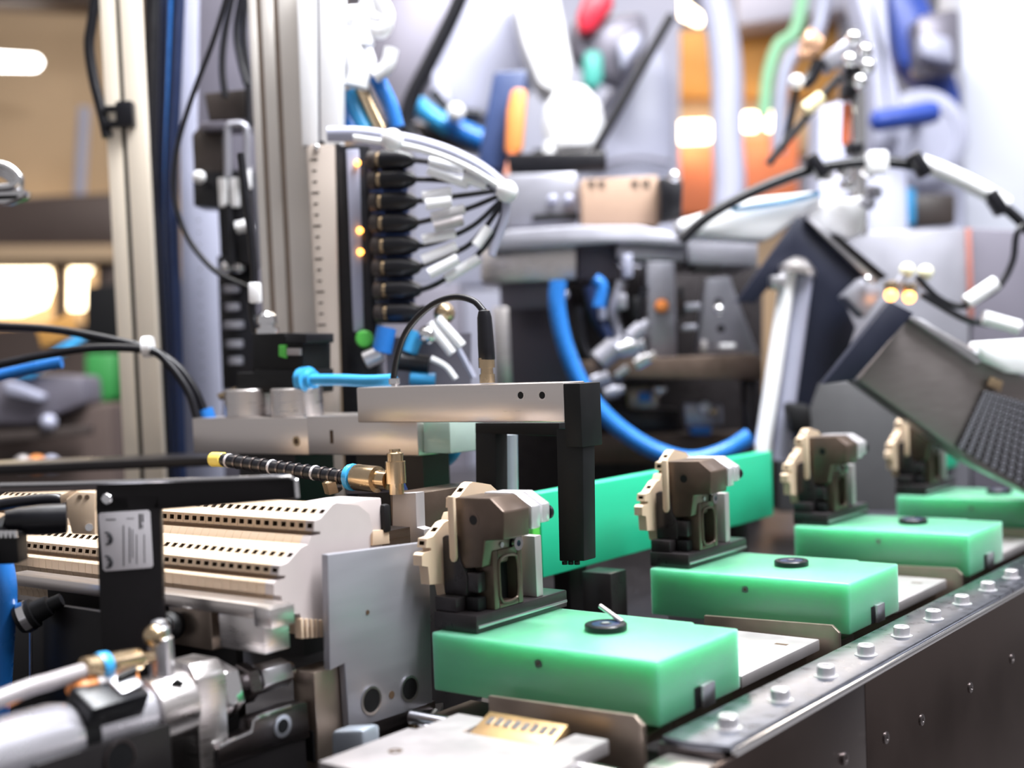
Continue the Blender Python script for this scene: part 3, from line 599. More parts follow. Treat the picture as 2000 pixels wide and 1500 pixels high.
# ------------------------------------------------------------------ columns, hoses and manifold at mid distance
LAV = mat('lavender_grey_paint', (.38, .39, .50), .45, .2, .05, 20)
GREYP = mat('mid_grey_sheet', (.16, .15, .185), .4, .4, .08, 10)
GREYM = mat('satin_grey_casting', (.36, .36, .41), .38, .7, .08, 20)
BROWN = mat('brown_black_valve', (.04, .03, .027), .45, 0, .2, 40)
TAN = mat('tan_grey_ruler', (.48, .41, .36), .45, .35, .06, 30, (1, 1, .2))
WLED = mat('orange_led', (1, .42, .08), .4, emit=5, ecol=(1, .36, .06))
SKIRT = mat('grey_leg_paint', (.12, .12, .13), .5)
def column(name, label, cat, x0, x1, x0b, x1b, d, m, grooves=(), depth=5, ytop=-60, ybot=1010, gm=BLACKM):
    a = at((x0+x1)/2, 0, d=d); t = T(name, label, cat, V((a.x, a.y, -9)))
    w = (x1-x0)*d/F/2; c = at((x0+x1)/2, 400, d=d); zt = at((x0+x1)/2, ytop, d=d).z
    # extruded profile with real grooves
    e = [(-w, 0)]
    for g in grooves:
        gx = -w+2*w*g; e += [(gx-.28, 0), (gx-.28, .7), (gx+.28, .7), (gx+.28, 0)]
    e += [(w, 0), (w, depth), (-w, depth)]
    c2 = at((x0b+x1b+x0+x1)/4, 400, d=d)
    P('profile', MB().prism([V((c2.x, c2.y, -9))+CR*u+CF*v for u, v in e], (0, 0, zt+9)), m, t, .05)
    for g in grooves:
        q = V((c2.x, c2.y, 0))+CR*(-w+2*w*g)+CF*.5
        P('groove_shade', MB().obox(V((q.x, q.y, (zt-9)/2)), CR*.27, CF*.15, CU*((zt+9)/2-.2)), gm, t)  # dark strip sunk in the groove, its colour standing for the shade there
    return t
ca = column('aluminium_column', 'cream aluminium column with a centre groove at the left', 'column', 208, 284, 230, 292, 150, CREAM, (.44,), 1.6)
t = T('cable_clip', 'black clip holding a cable to the cream column', 'clip', at(238, 250, d=149))
P('clip_body', MB().obox(at(246, 224, d=149), CR*1.0, CF*.9, CU*1.5), RUB, t, .3)
for y in (213, 243): P('clip_arm', MB().obox(at(218, y, d=149), CR*.8, CF*.4, CU*.35), RUB, t, .1)
tag(P('black_cable', MB().tube([at(x, y, d=149.5) for x, y in ((192, -40), (180, 40), (174, 90), (182, 150), (198, 215), (210, 268))], .62, 10), RUB), 'black cable curving beside the top of the cream column', 'cable')
tag(P('dark_backboard', MB().prism([at(x, y, d=174) for x, y in ((280, -60), (350, -60), (345, 400), (362, 1000), (290, 1000))], CF*1.5), mat('navy_black', (.008, .009, .02), .5), bev=.1), 'navy-black board behind the vertical hoses', 'board')
for i, (x0, xm, x1, r, m, l) in enumerate(((300, 292, 322, .95, RUB, 'leftmost black vertical hose behind the cream column'), (318, 306, 325, .9, DBLUE, 'navy vertical hose between the black hose and the blue hose'), (338, 318, 346, .72, BLUEH, 'bright blue vertical hose right of the cream column'), (352, 334, 352, .8, DBLUE, 'navy vertical hose at the edge of the pale plate'), (312, 300, 336, .8, RUB, 'black vertical hose just behind the navy hoses'))):
    dd = 158+2.2*(i % 3)+(4 if i == 4 else 0)
    tag(P('vertical_hose', MB().tube([at(x0, -60, d=dd), at((x0+xm)/2, 150, d=dd), at(xm, 380, d=dd), at((xm+x1)/2, 640, d=dd), at(x1, 930, d=dd), at(x1+4, 1040, d=dd)], r, 12), m), l, 'hose', 'vertical hoses by the cream column')
t = T('pale_plate', 'pale bluish mounting plate with a dotted scale behind the hoses', 'plate', V((at(395, 700, d=168).x, at(395, 700, d=168).y, -9)))
P('plate', MB().prism([at(x, y, d=168) for x, y in ((348, -60), (386, -60), (380, 400), (428, 412), (432, 800), (436, 1000), (362, 1000), (358, 780))], CF*1.2), LAV, t, .05)
for i in range(14):
    P('scale_dot', MB().cyl(at(388+.6*i, 430+i*24, d=167.97), at(388+.6*i, 430+i*24, d=168.1), .14, n=8), SKIRT, t)
t = T('grey_backplate', 'tall grey back panel behind the dark valves', 'panel', V((at(440, 700, d=176).x, at(440, 700, d=176).y, -9)))
P('panel', MB().prism([at(x, y, d=176) for x, y in ((370, -60), (500, -60), (540, 1000), (400, 1000))], CF*1.5), GREYP, t, .05)
tag(P('thin_cable', MB().tube([at(x, y, d=140) for x, y in ((452, -40), (420, 70), (375, 190), (346, 290), (340, 380), (362, 455), (400, 510), (440, 542), (492, 566), (500, 590))], .30, 10), RUB), 'thin black cable swinging in a long loop past the pale plate', 'cable')
for i, pts in enumerate((((462, -40), (440, 60), (434, 130), (440, 190)), ((478, -40), (462, 50), (468, 110), (482, 165)), ((484, -40), (476, 60), (484, 150), (486, 260)))):
    tag(P('hanging_cable', MB().tube([at(x, y, d=152+i) for x, y in pts], .42, 8), RUB), ['left', 'middle', 'right'][i]+' of three black cables dropping onto the dark valves', 'cable', 'cables above the dark valves')
t = T('dark_valve', 'dark brown double valve with white plugs left of the profile column', 'valve', at(430, 420, d=156))
P('cover', MB().prism([at(x, y, d=155) for x, y in ((398, 182), (490, 172), (492, 232), (408, 236))], CF*5), BROWN, t, .2)
P('body', MB().prism([at(x, y, d=156) for x, y in ((374, 262), (392, 244), (432, 246), (440, 340), (378, 336))], CF*5), BROWN, t, .3)
P('cap', MB().prism([at(x, y, d=154.5) for x, y in ((388, 238), (480, 232), (486, 250), (392, 256))], CF*4), GREYP, t, .3)
P('loop_pipe', MB().tube([at(x, y, d=153.5) for x, y in ((445, 345), (445, 255), (455, 244), (472, 244), (482, 258), (482, 330))], .45, 10), GREYM, t)
P('lower_body', MB().prism([at(x, y, d=156) for x, y in ((376, 336), (490, 330), (496, 520), (430, 500), (425, 405), (378, 402))], CF*5), RUB, t, .2)
for x, y, h in ((436, 376, 28), (459, 376, 28), (482, 345, 24)): P('white_plug', MB().obox(at(x, y, d=155), CR*.5, CF*.5, CU*(h*155/F)), WHITE, t, .15)
P('round_plug', MB().sph(at(389, 346, d=154.5), .8), WHITE, t); P('side_pin', MB().cyl(at(462, 445, d=154.5), at(492, 438, d=154.5), .75, n=14), WHITE, t)
P('stem', MB().cyl(at(446, 400, d=155), at(452, 520, d=155), .5, n=10), RUB, t)
t = T('spring_stack', 'stack of pale springs and collars on a black strip beside the profile column', 'spring stack', at(458, 760, d=158))
P('strip', MB().prism([at(x, y, d=160) for x, y in ((424, 500), (496, 500), (500, 760), (434, 760))], CF*2), RUB, t, .1)
for i, (y, w) in enumerate(((524, 16), (565, 19), (600, 17), (635, 24), (672, 20), (705, 17))):
    P('collar', MB().lathe(at(450+i*2, y, d=158.5), CU, [(-.5, w*.045), (-.4, w*.055), (.4, w*.055), (.5, w*.045)], 16), GREYM, t)
for x in (442, 466): P('ball', MB().sph(at(x, 522, d=157), .75), CHROME, t)

column('profile_column', 'bright grooved aluminium profile column in the middle left', 'column', 487, 602, 525, 630, 138, mat('pale_satin_aluminium', (.74, .70, .66), .5, .55, .04, 20), (.17, .46), 6, gm=TANST)
t = T('white_cover', 'white upper cover panel above the ruler plate', 'panel', at(620, 285, d=146))
P('left_half', MB().prism([at(x, y, d=133) for x, y in ((578, -60), (617, -60), (621, 284), (590, 284))], CF*4), WHITE, t, .08)
P('right_half', MB().prism([at(x, y, d=133) for x, y in ((622, -60), (668, -60), (664, 280), (626, 284))], CF*4), WHITE, t, .08)
P('groove', MB().prism([at(x, y, d=133.6) for x, y in ((616, -60), (623, -60), (627, 284), (620, 284))], CF*3), GREYM, t)
P('screw', MB().cyl(at(629, 281, d=132.9), at(629, 281, d=133.4), .32, n=12), RUB, t)
t = T('ruler_plate', 'tan-grey upright plate with small tick marks left of the connectors', 'plate', V((at(630, 800, d=131).x, at(630, 800, d=131).y, -9)))
P('plate', MB().prism([at(x, y, d=131) for x, y in ((598, 290), (606, 282), (652, 282), (664, 800), (672, 1010), (634, 1010), (626, 800))], CF*1.2), TAN, t, .08)
for i in range(22): P('tick', MB().obox(at(613+i*1.05, 312+i*21.5, d=130.98), CR*(.22 if i % 3 else .4), CF*.02, CU*.09), BROWN, t)
P('top_screw', MB().sph(at(619, 288, d=130.9), .35), CHROME, t)
t = T('connector_manifold', 'black connector manifold with a pale strip and three orange lights', 'manifold', V((at(690, 800, d=134).x, at(690, 800, d=134).y, -9)))
P('housing', MB().prism([at(x, y, d=132.5) for x, y in ((653, 284), (722, 284), (742, 800), (750, 1010), (676, 1010), (668, 800))], CF*6), RUB, t, .15)
P('light_strip', MB().prism([at(x, y, d=131.6) for x, y in ((676, 292), (700, 290), (710, 640), (706, 648), (690, 648))], CF*.8), LAV, t, .1)
for px, py in ((698, 318), (703, 450), (704, 492)): P('indicator_light', MB().sph(at(px, py, d=131.3), .34), WLED, t)
cp_ = P('socket_plate', MB().prism([at(x, y, d=132.2) for x, y in ((716, 298), (792, 298), (812, 632), (742, 632))], CF*.9), DBLUE, t, .05)
P('green_cap', MB().lathe(at(713, 662, d=131.5), -CF, [(0, .9), (.8, .9), (1.0, .7)], 16), GRNP, t)
CY = [314, 352, 395, 437, 481, 524, 568, 612]
ends = [((800, 312), (850, 318), (905, 332), (960, 352)), ((805, 350), (860, 352), (920, 358), (965, 364)), ((805, 394), (850, 388), (915, 380), (970, 372)), ((810, 436), (860, 424), (920, 405), (975, 382)), ((812, 482), (860, 470), (925, 440), (980, 390)),
        ((812, 524), (850, 508), (920, 475), (984, 395)), ((805, 570), (850, 556), (920, 510), (968, 450), (988, 395)), ((800, 612), (815, 605), (830, 600))]
slv = [((838, 316), (905, 330)), ((836, 332), (915, 360)), ((825, 384), (882, 374)), ((842, 424), (908, 408)), ((825, 468), (890, 456)), ((825, 508), (892, 480)), ((870, 545), (935, 505)), None]
ordn = ['topmost', 'second', 'third', 'fourth', 'fifth', 'sixth', 'seventh', 'bottom']
for i, y in enumerate(CY):
    dd = 130.5; t = T('cable_connector', ordn[i]+' black round cable connector on the manifold, counted from the top', 'connector', at(720, y, d=dd), 'cable connectors of the manifold')
    x0 = 722+i*2.2; A = at(x0, y, d=dd); B = at(x0+84, y-2, d=dd-2); L = (B-A).length
    P('coupling_ring', MB().lathe(A, B-A, [(0, .85), (.1, .98), (.9, .98), (1.0, .8)], 18), BROWN, t)
    P('contact_collar', MB().lathe(A+(B-A)*.22, B-A, [(0, .7), (.0, .88), (.35, .88), (.35, .7)], 18), BRASS, t)
    P('plug_body', MB().lathe(A+(B-A)*.28, B-A, [(0, .85), (.2, 1.08), (L*.4, 1.08), (L*.55, .9), (L*.7, .62), (L*.76, .35)], 18), RUB, t)
    P('cable', MB().tube([B-(B-A)*.05]+[at(px, py, d=dd-2.2) for px, py in ends[i]], .27, 8), RUB, t)
    if slv[i]:
        a, b = slv[i]; P('white_sleeve', MB().cyl(at(*a, d=dd-2.4), at(*b, d=dd-2.4), .52, n=10), WHITE, t)
for i, (a, b) in enumerate((((905, 345), (950, 362)), ((832, 400), (882, 394)), ((848, 444), (905, 430)), ((838, 535), (895, 505)), ((930, 480), (955, 445)))):
    tag(P('cable_sleeve', MB().cyl(at(*a, d=127), at(*b, d=127), .55, n=10), WHITE if i != 2 else PALLET), ['white sleeve nearest the gathering knot of the connector cables', 'white sleeve by the third connector', 'pinkish white sleeve by the fourth connector', 'white sleeve between the sixth and seventh connectors', 'white sleeve low on the right of the cable fan'][i], 'sleeve')
t = T('cable_bundle', 'thick pale cable bundle arching from the white cover to a white knot', 'cable', at(800, 290, d=126))
P('bundle', MB().tube([at(x, y, d=126.5) for x, y in ((640, 262), (700, 262), (765, 270), (830, 284), (890, 305), (945, 335), (988, 372))], .75, 12), LAV, t)
P('bundle_strand', MB().tube([at(x, y, d=126) for x, y in ((690, 268), (780, 282), (850, 300), (920, 330), (985, 370))], .35, 8), WHITE, t)
P('knot', MB().sph(at(990, 374, d=126), 1.1), WHITE, t); P('clamp_ball', MB().sph(at(766, 273, d=125.5), 1.1), WHITE, t)
P('tail', MB().tube([at(x, y, d=126.5) for x, y in ((990, 380), (985, 430), (960, 500))], .4, 8), LAV, t)
t = T('lower_fittings', 'cluster of blue and silver push fittings below the connectors', 'fitting', at(780, 740, d=128))
for a, b, r, m, n in (((745, 690), (755, 640), 1.0, BLUEH, 'blue_fitting'), ((800, 690), (815, 648), .8, LBLUE, 'blue_fitting'), ((712, 705), (745, 690), .9, STEEL, 'silver_stem'), ((770, 705), (838, 712), .9, RUB, 'black_plug'), ((800, 738), (850, 742), .7, LBLUE, 'blue_hose_end')):
    P(n, MB().lathe(at(*a, d=128), at(*b, d=128)-at(*a, d=128), [(0, r*.8), (.1, r), ((at(*b, d=128)-at(*a, d=128)).length, r)], 16), m, t)
P('silver_ball', MB().sph(at(835, 655, d=127), 1.0), CHROME, t); P('brass_cap', MB().sph(at(868, 612, d=129), 1.1), BRASS, t)
for i in range(2): P('white_sleeve', MB().cyl(at(838+i*16, 632-i*10, d=127), at(884+i*18, 690-i*14, d=127), .5, n=10), WHITE, t)
P('white_tail', MB().tube([at(x, y, d=127) for x, y in ((842, 700), (870, 715), (890, 740))], .3, 8), WHITE, t)
P('grey_tail', MB().tube([at(x, y, d=128) for x, y in ((888, 670), (905, 700), (925, 738))], .3, 8), LAV, t)
P('backing', MB().prism([at(x, y, d=131) for x, y in ((752, 660), (920, 650), (920, 800), (760, 800))], CF*.8), GREYP, t)
tag(P('white_fittings_bracket', MB().prism([at(x, y, d=140) for x, y in ((660, 20), (700, 5), (715, 60), (735, 120), (705, 180), (668, 150))], CF*2), WHITE, bev=.4), 'white bracket behind the bright elbow fittings at the top', 'bracket')
for i, (pts, r) in enumerate(((((672, 40), (690, 30), (705, 45), (712, 90)), 1.1), (((735, -10), (755, 30), (745, 60), (720, 55)), .9), (((765, 95), (755, 130), (730, 150)), .8), (((690, 95), (700, 140), (695, 170)), 1.3), (((715, 0), (725, 30), (740, 40)), .8))):
    tag(P('elbow_fitting', MB().tube([at(x, y, d=137) for x, y in pts], r, 12), WHITE), ['leftmost', 'topmost right', 'right-hand', 'lowest', 'small top'][i]+' of the white elbow fittings beside the white cover', 'fitting', 'white elbow fittings')
for i, (pts, m, l) in enumerate((((( 735, 150), (760, 200), (775, 250)), BLUEH, 'rightmost blue hose'), (((705, 170), (725, 215), (745, 255)), BRASS, 'brown hose between blue hoses'), (((680, 180), (695, 220), (712, 255)), LBLUE, 'light blue hose'), (((665, 195), (675, 230), (690, 258)), BLUEH, 'leftmost short blue hose'))):
    tag(P('short_hose', MB().tube([at(x, y, d=139) for x, y in pts], .9, 10), m), l+' below the white elbow fittings', 'hose', 'hoses below the white fittings')

# ------------------------------------------------------------------ station in the middle background
def cp(name, pts, d, th, m, parent, bev=.15): return P(name, MB().prism([at(x, y, d=d) for x, y in pts], CF*th), m, parent, bev)
def ct(name, pts, d, r, m, parent=None, n=10): return P(name, MB().tube([at(x, y, d=d) for x, y in pts], r, n), m, parent)
t = T('press_station', 'grey press station with a stepped top deck in the middle background', 'machine', V((at(1200, 800, d=190).x, at(1200, 800, d=190).y, -9)))
cp('top_deck', ((945, 462), (1000, 448), (1130, 440), (1250, 440), (1345, 462), (1345, 482), (1200, 474), (960, 492)), 182, 30, GREYM, t, .3)
cp('deck_front', ((940, 488), (1125, 478), (1125, 545), (985, 552), (940, 548)), 184, 20, ALU, t, .2)
cp('dark_recess', ((1128, 476), (1210, 478), (1210, 548), (1128, 546)), 188, 14, GREYP, t)
cp('right_deck', ((1340, 455), (1480, 470), (1480, 520), (1345, 515)), 186, 20, GREYM, t, .2)
cp('deck_slot', ((1355, 520), (1410, 518), (1410, 528), (1355, 530)), 185, 5, BLACKM, t)
cp('lintel', ((1205, 478), (1340, 485), (1338, 510), (1205, 505)), 183, 10, GREYM, t)
cp('left_leg', ((962, 600), (992, 600), (1000, 760), (966, 760)), 184, 6, ALU, t)
cp('left_frame', ((975, 548), (1095, 545), (1100, 600), (978, 605)), 188, 6, GREYP, t)
cp('left_back', ((990, 560), (1110, 560), (1140, 780), (1000, 780)), 206, 3, GREYP, t)
cp('centre_post', ((1262, 510), (1318, 512), (1322, 700), (1268, 700)), 183, 8, GREYM, t, .3)
P('orange_button', MB().lathe(at(1292, 598, d=182.6), -CF, [(0, .95), (.3, .95), (.35, .6), (.7, .55)], 20), ORANGE, t)
P('button_ring', MB().lathe(at(1292, 598, d=182.9), -CF, [(0, 1.1), (.15, 1.1)], 20), BLACKM, t)
tb = cp('gusset', ((1380, 545), (1425, 540), (1480, 690), (1362, 690)), 184, 4, GREYM, t, .2)
for x, y in ((1403, 590), (1408, 642)): P('gusset_hole', MB().cyl(at(x, y, d=183.9), at(x, y, d=184.2), .55, n=14), BLACKM, tb)
cp('work_table', ((1140, 705), (1475, 690), (1490, 700), (1490, 742), (1140, 738)), 176, 18, JIG, t, .2)
cp('table_leg', ((1455, 742), (1478, 742), (1482, 880), (1462, 880)), 178, 4, JIGD, t)
cp('rear_wall', ((1000, 520), (1490, 520), (1490, 1000), (1000, 1000)), 214, 3, JIGD, t)
cp('lower_beam', ((1130, 850), (1480, 845), (1480, 905), (1130, 905)), 190, 8, JIG, t)
cp('lower_shelf', ((1170, 790), (1330, 800), (1330, 850), (1190, 850)), 195, 8, JIGD, t)
for i, (x, y, r, m) in enumerate(((1190, 690, 2.2, GREYM), (1225, 680, 1.8, STEEL), (1255, 705, 1.5, CHROME), (1175, 740, 1.7, GREYM), (1215, 725, 1.4, STEEL), (1195, 765, 1.3, GREYM), (1245, 650, 1.6, GREYM))):
    P('valve_body', MB().lathe(at(x, y, d=177), CR*(.6+.2*(i % 3))+CU*(.5-.3*(i % 2)), [(-r, r*.5), (-r*.8, r*.8), (r*.6, r*.8), (r*.7, r*.5), (r*1.3, r*.5)], 16), m, t)
for i, (x, y, w, h, m) in enumerate(((1225, 520, 18, 45, LAV), (1212, 590, 22, 30, GREYM), (1175, 600, 14, 50, LAV), (1240, 600, 14, 40, BLACKM), (1330, 590, 8, 60, BLACKM), (1350, 600, 30, 14, GREYM), (1345, 640, 26, 12, GREYM), (1418, 676, 30, 10, WHITE), (1372, 676, 12, 22, PALLET), (1310, 715, 60, 8, GREYM))):
    P('bracket_piece', MB().obox(at(x, y, d=179), CR*(w*.0357), CF*1.6, CU*(h*.0357)), m, t, .2)
for pts, m, r in ((((1150, 560), (1165, 620), (1190, 660)), DBLUE, .9), (((1215, 550), (1200, 610), (1210, 660)), GREYM, .8), (((1130, 600), (1140, 680), (1175, 720)), RUB, .7), (((1260, 560), (1245, 620), (1250, 670)), RUB, .6)):
    ct('pipe', pts, 180, r, m, t)
for x, y in ((1404, 605), (1102, 575)): P('bright_screw', MB().sph(at(x, y, d=176), .75), CHROME, t)
t = T('lower_valve', 'small blue and white valve on the shelf under the press table', 'valve', at(1370, 850, d=185))
cp('body', ((1335, 785), (1410, 790), (1412, 830), (1340, 835)), 184, 3, GREYM, t, .3); cp('blue_foot', ((1350, 830), (1390, 830), (1390, 850), (1350, 850)), 184, 3, BLUEH, t, .3)
P('white_port', MB().sph(at(1376, 796, d=183), .9), WHITE, t); P('brass_port', MB().sph(at(1392, 805, d=183), .7), BRASS, t)
t = T('upper_valve', 'small blue valve with a bright port under the press table edge', 'valve', at(1270, 800, d=183))
cp('body', ((1225, 755), (1290, 752), (1285, 800), (1230, 800)), 184, 3, TANST, t, .4); cp('blue_part', ((1248, 765), (1272, 765), (1272, 785), (1248, 785)), 183, 2, BLUEH, t, .2); P('bright_port', MB().sph(at(1288, 760, d=182), .95), CHROME, t)
ct_ = ct('blue_hose', ((1090, 548), (1088, 600), (1105, 680), (1140, 760), (1190, 820), (1250, 865), (1305, 890), (1360, 898), (1420, 880), (1465, 852)), 168, 1.15, BLUEH, n=14)
tag(ct_, 'thick bright blue hose hanging in a long curve below the press station', 'hose')
tag(ct('blue_hose', ((1160, 545), (1175, 560), (1170, 600)), 176, .9, BLUEH), 'short blue hose stub under the press station deck', 'hose')
t = T('deck_box', 'tan cardboard-like box with small slots on the press deck', 'box', at(1210, 440, d=190))
cp('body', ((1135, 350), (1285, 342), (1290, 440), (1138, 440)), 190, 9, mat('tan_box', (.42, .28, .20), .6, 0, .06), t, .2)
for x in (1155, 1175, 1240, 1262): P('slot', MB().obox(at(x, 358, d=189.9), CR*.5, CF*.1, CU*.45), TANST, t)
t = T('deck_motor', 'small black motor beside the tan box', 'motor', at(1315, 430, d=186))
cp('body', ((1288, 345), (1335, 352), (1332, 425), (1290, 432)), 186, 6, RUB, t, .4); P('bright_cap', MB().sph(at(1318, 345, d=184), .9), CHROME, t)
t = T('grey_drive', 'grey gearbox with two bright screws on the press deck', 'gearbox', at(1060, 440, d=196))
cp('body', ((985, 340), (1128, 335), (1128, 435), (990, 445)), 196, 5, GREYM, t, .5); cp('black_gap', ((1040, 420), (1130, 415), (1130, 428), (1040, 432)), 195, 2, BLACKM, t)
for x in (1080, 1112): P('bright_screw', MB().sph(at(x, 390, d=195), .8), LAV, t)
cp('black_plate', ((990, 300), (1185, 295), (1185, 332), (995, 335)), 197, 4, RUB, t, .3)
t = T('orange_handle', 'orange handle on a dark blue bracket above the press deck', 'handle', at(990, 340, d=205))
cp('bracket', ((965, 140), (1030, 135), (1028, 175), (990, 335), (930, 330)), 206, 5, mat('dark_blue_paint', (.035, .06, .16), .4), t, .5)
cp('grip', ((1000, 170), (1030, 172), (1022, 290), (1008, 305), (985, 298), (990, 215)), 203, 3, ORANGE, t, .8)
ct('stem', ((1000, 300), (990, 350), (985, 430)), 203, .55, mat('salmon_plastic', (.9, .38, .26), .4), t)

# ------------------------------------------------------------------ tilted inspection unit
t = T('inspection_frame', 'black tilted square frame with twin silver bars at the right', 'frame', V((at(1530, 900, d=168).x, at(1530, 900, d=168).y, -9)))
NAVY = mat('navy_black_plate', (.010, .012, .026), .5, 0, .15, 30, spec=.3)
cp('frame_plate', ((1560, 422), (1705, 548), (1648, 586), (1672, 640), (1640, 740), (1600, 748), (1560, 860), (1525, 860), (1592, 540), (1545, 512), (1475, 592), (1438, 590)), 170, 1.5, NAVY, t, .1)
cp('silver_edge', ((1572, 425), (1590, 432), (1722, 548), (1708, 556)), 169, 5, STEEL, t, .1)
cp('black_edge', ((1625, 455), (1640, 460), (1735, 540), (1722, 546)), 168.5, 4, BLACK, t, .1)
P('left_bar', MB().cyl(at(1540, 530, d=168), at(1486, 900, d=168), 1.05, n=18), WHITE, t)
P('right_bar', MB().cyl(at(1572, 530, d=168.5), at(1522, 900, d=168.5), 1.15, n=18), LAV, t)
P('bar_cap', MB().lathe(at(1556, 536, d=168), at(1562, 505, d=168)-at(1556, 536, d=168), [(0, 2.4), (.8, 2.4), (1.6, 1.6), (2.2, .8)], 20), ALU, t)
P('cap_ear', MB().obox(at(1518, 552, d=167), CR*1.0, CF*1.0, CU*.9), STEEL, t, .3)
cp('base_knob', ((1535, 785), (1585, 790), (1590, 840), (1545, 850)), 164, 3, BLACKM, t, .8)
t = T('grey_sensor_box', 'small grey tilted sensor block on the black frame', 'sensor', at(1690, 610, d=165))
cp('block', ((1650, 578), (1690, 540), (1725, 570), (1690, 622)), 164, 4, GREYM, t, .3); P('bright_screw', MB().sph(at(1695, 546, d=163), .55), CHROME, t)
t = T('tilted_housing', 'large tilted brushed grey housing with a perforated end at the right', 'housing', at(1850, 900, d=140))
cp('mounting_arm', ((1738, 588), (1785, 612), (1668, 742), (1608, 750)), 137.5, 2, NAVY, t, .1)
cp('body', ((1772, 620), (1830, 640), (2060, 770), (2060, 985), (1900, 905), (1675, 742)), 140, 6, mat('brushed_warm_grey', (.27, .24, .235), .36, .8, .12, 50, (1, 1, 8)), t, .4)
cp('top_ridge', ((1770, 618), (1800, 622), (1925, 700), (1910, 712)), 139, 6, STEEL, t, .2)
pfp = cp('perforated_end', ((1922, 762), (2060, 800), (2060, 985), (1868, 872)), 139.2, 1, JIGD, t, .1)
pm = None
for r in range(11):
    for c in range(12):
        u, v = (c+.5)/12, (r+.5)/11
        x = (1922+(1868-1922)*v)+(138+(54)*v)*u; y = 762+110*v+(38+75*v)*u
        if x > 2010: continue
        if pm is None: o0 = P('vent_hole', MB().ring(at(x, y, d=139.1), -CF, .16, .32, .1, 8), GREYM, pfp); p0 = at(x, y, d=139.1); pm = 1
        else:
            o = o0.copy(); COL.objects.link(o); o.location = (at(x, y, d=139.1)-p0)*U; ORG[o] = ORG[o0]
cp('orange_badge', ((1935, 735), (1960, 745), (1955, 765), (1928, 752)), 139, .4, BRASS, t, .05)
cp('white_hinge', ((1912, 668), (2040, 660), (2040, 735), (1975, 728), (1920, 700)), 138, 4, WHITE, t, .5)
cp('hinge_slot', ((1955, 690), (1975, 688), (1975, 705), (1958, 706)), 157.9, 1, BLACKM, t)
t = T('grey_cabinet', 'grey sheet metal cabinet behind the tilted housing', 'cabinet', V((at(1850, 800, d=196).x, at(1850, 800, d=196).y, -9)))
cp('left_panel', ((1640, 455), (1892, 445), (1896, 1000), (1640, 1000)), 196, 4, GREYM, t, .2); cp('right_panel', ((1897, 445), (2080, 455), (2080, 1000), (1900, 1000)), 196, 4, GREYP, t, .2)
cp('red_seam', ((1888, 445), (1897, 445), (1902, 620), (1893, 620)), 195.5, 1, mat('rust_red', (.38, .14, .11), .5), t, .05); cp('lower_front', ((1520, 745), (1760, 745), (1780, 1000), (1520, 1000)), 190, 5, mat('dim_grey_sheet', (.085, .085, .09), .5), t, .2)
for i, (x, y, m) in enumerate(((1740, 576, 0), (1776, 580, 0))):
    t = T('lit_connector', ['left', 'right'][i]+' of two connectors with orange lights on the tilted frame', 'connector', at(x, y, d=160), 'lit connectors on the tilted frame')
    P('light', MB().sph(at(x, y, d=160), .75), WLED, t); P('nut', MB().lathe(at(x, y-6, d=160.5), CU, [(0, .9), (1.2, .9), (1.3, .7)], 12), BRASS, t)
    P('knob', MB().sph(at(x+32, y-48, d=161), .95), mat('pale_yellow', (.85, .83, .6), .3), t); P('stem', MB().cyl(at(x+4, y-8, d=161), at(x+30, y-44, d=161), .55, n=12), GREYM, t)
for i, (pts, s0, s1, l) in enumerate(((((1790, 540), (1830, 580), (1870, 598), (1900, 590), (1950, 560), (1978, 510), (1985, 460), (2000, 440)), (1888, 590), (1945, 552), 'upper'), (((1800, 575), (1850, 605), (1890, 625), (1930, 632)), (1920, 620), (1990, 640), 'lower'))):
    t = T('loop_cable', l+' black cable with a white sleeve looping from the lit connectors', 'cable', at(1880, 600, d=157)); ct('cable', pts, 157, .42, RUB, t); P('white_sleeve', MB().cyl(at(*s0, d=156.5), at(*s1, d=156.5), .85, n=12), WHITE, t)
t = T('arched_cable', 'thick black and white cable arching across the upper right', 'cable', at(1700, 320, d=172))
ct('cable', ((1330, 470), (1380, 425), (1450, 385), (1530, 350), (1600, 328), (1700, 316), (1780, 322), (1850, 340), (1920, 375), (1980, 420), (2030, 470)), 172, .75, RUB, t, 12)
P('white_sleeve', MB().tube([at(x, y, d=171.4) for x, y in ((1800, 318), (1860, 342), (1920, 372), (1965, 400))], 1.1, 12), WHITE, t)
for x, y in ((1595, 326), (1795, 322), (1945, 396)): P('cable_tie', MB().obox(at(x, y, d=171), (CR+CU*.6)*.7, CF*1.2, (CU-CR*.6)*1.5), RUB, t, .3)
P('white_joint', MB().obox(at(1712, 318, d=171), CR*1.4, CF*1.2, CU*1.5), WHITE, t, .5)
t = T('white_transfer_arm', 'glossy white horizontal arm below the arched cable', 'arm', at(1500, 440, d=186))
cp('arm', ((1320, 430), (1480, 385), (1600, 372), (1610, 395), (1500, 470), (1330, 462)), 174, 6, WHITE, t, 1.0); cp('end', ((1570, 400), (1700, 380), (1690, 455), (1660, 470), (1580, 440)), 175, 6, WHITE, t, 1.0)
ct('blue_line', ((1430, 410), (1530, 395), (1600, 378)), 173, .35, LBLUE, t)
for i, (x, y) in enumerate(((1615, 355), (1645, 348), (1690, 345), (1655, 372), (1705, 385), (1690, 405))): tag(P('clamp_screw', MB().lathe(at(x, y, d=173), CU+CR*.3*(i % 3), [(0, .7), (.2, 1.0), (1.2, 1.0), (1.4, .7)], 12), CHROME if i < 4 else GREYM), ['far left', 'second from left', 'upper right', 'small middle', 'right grey', 'lowest grey'][i]+' of the clamp screws under the arched cable', 'screw', 'clamp screws under the arch')
t = T('clamp_stand', 'chrome clamp stand with black joints rising behind the arched cable', 'stand', at(1670, 420, d=190))
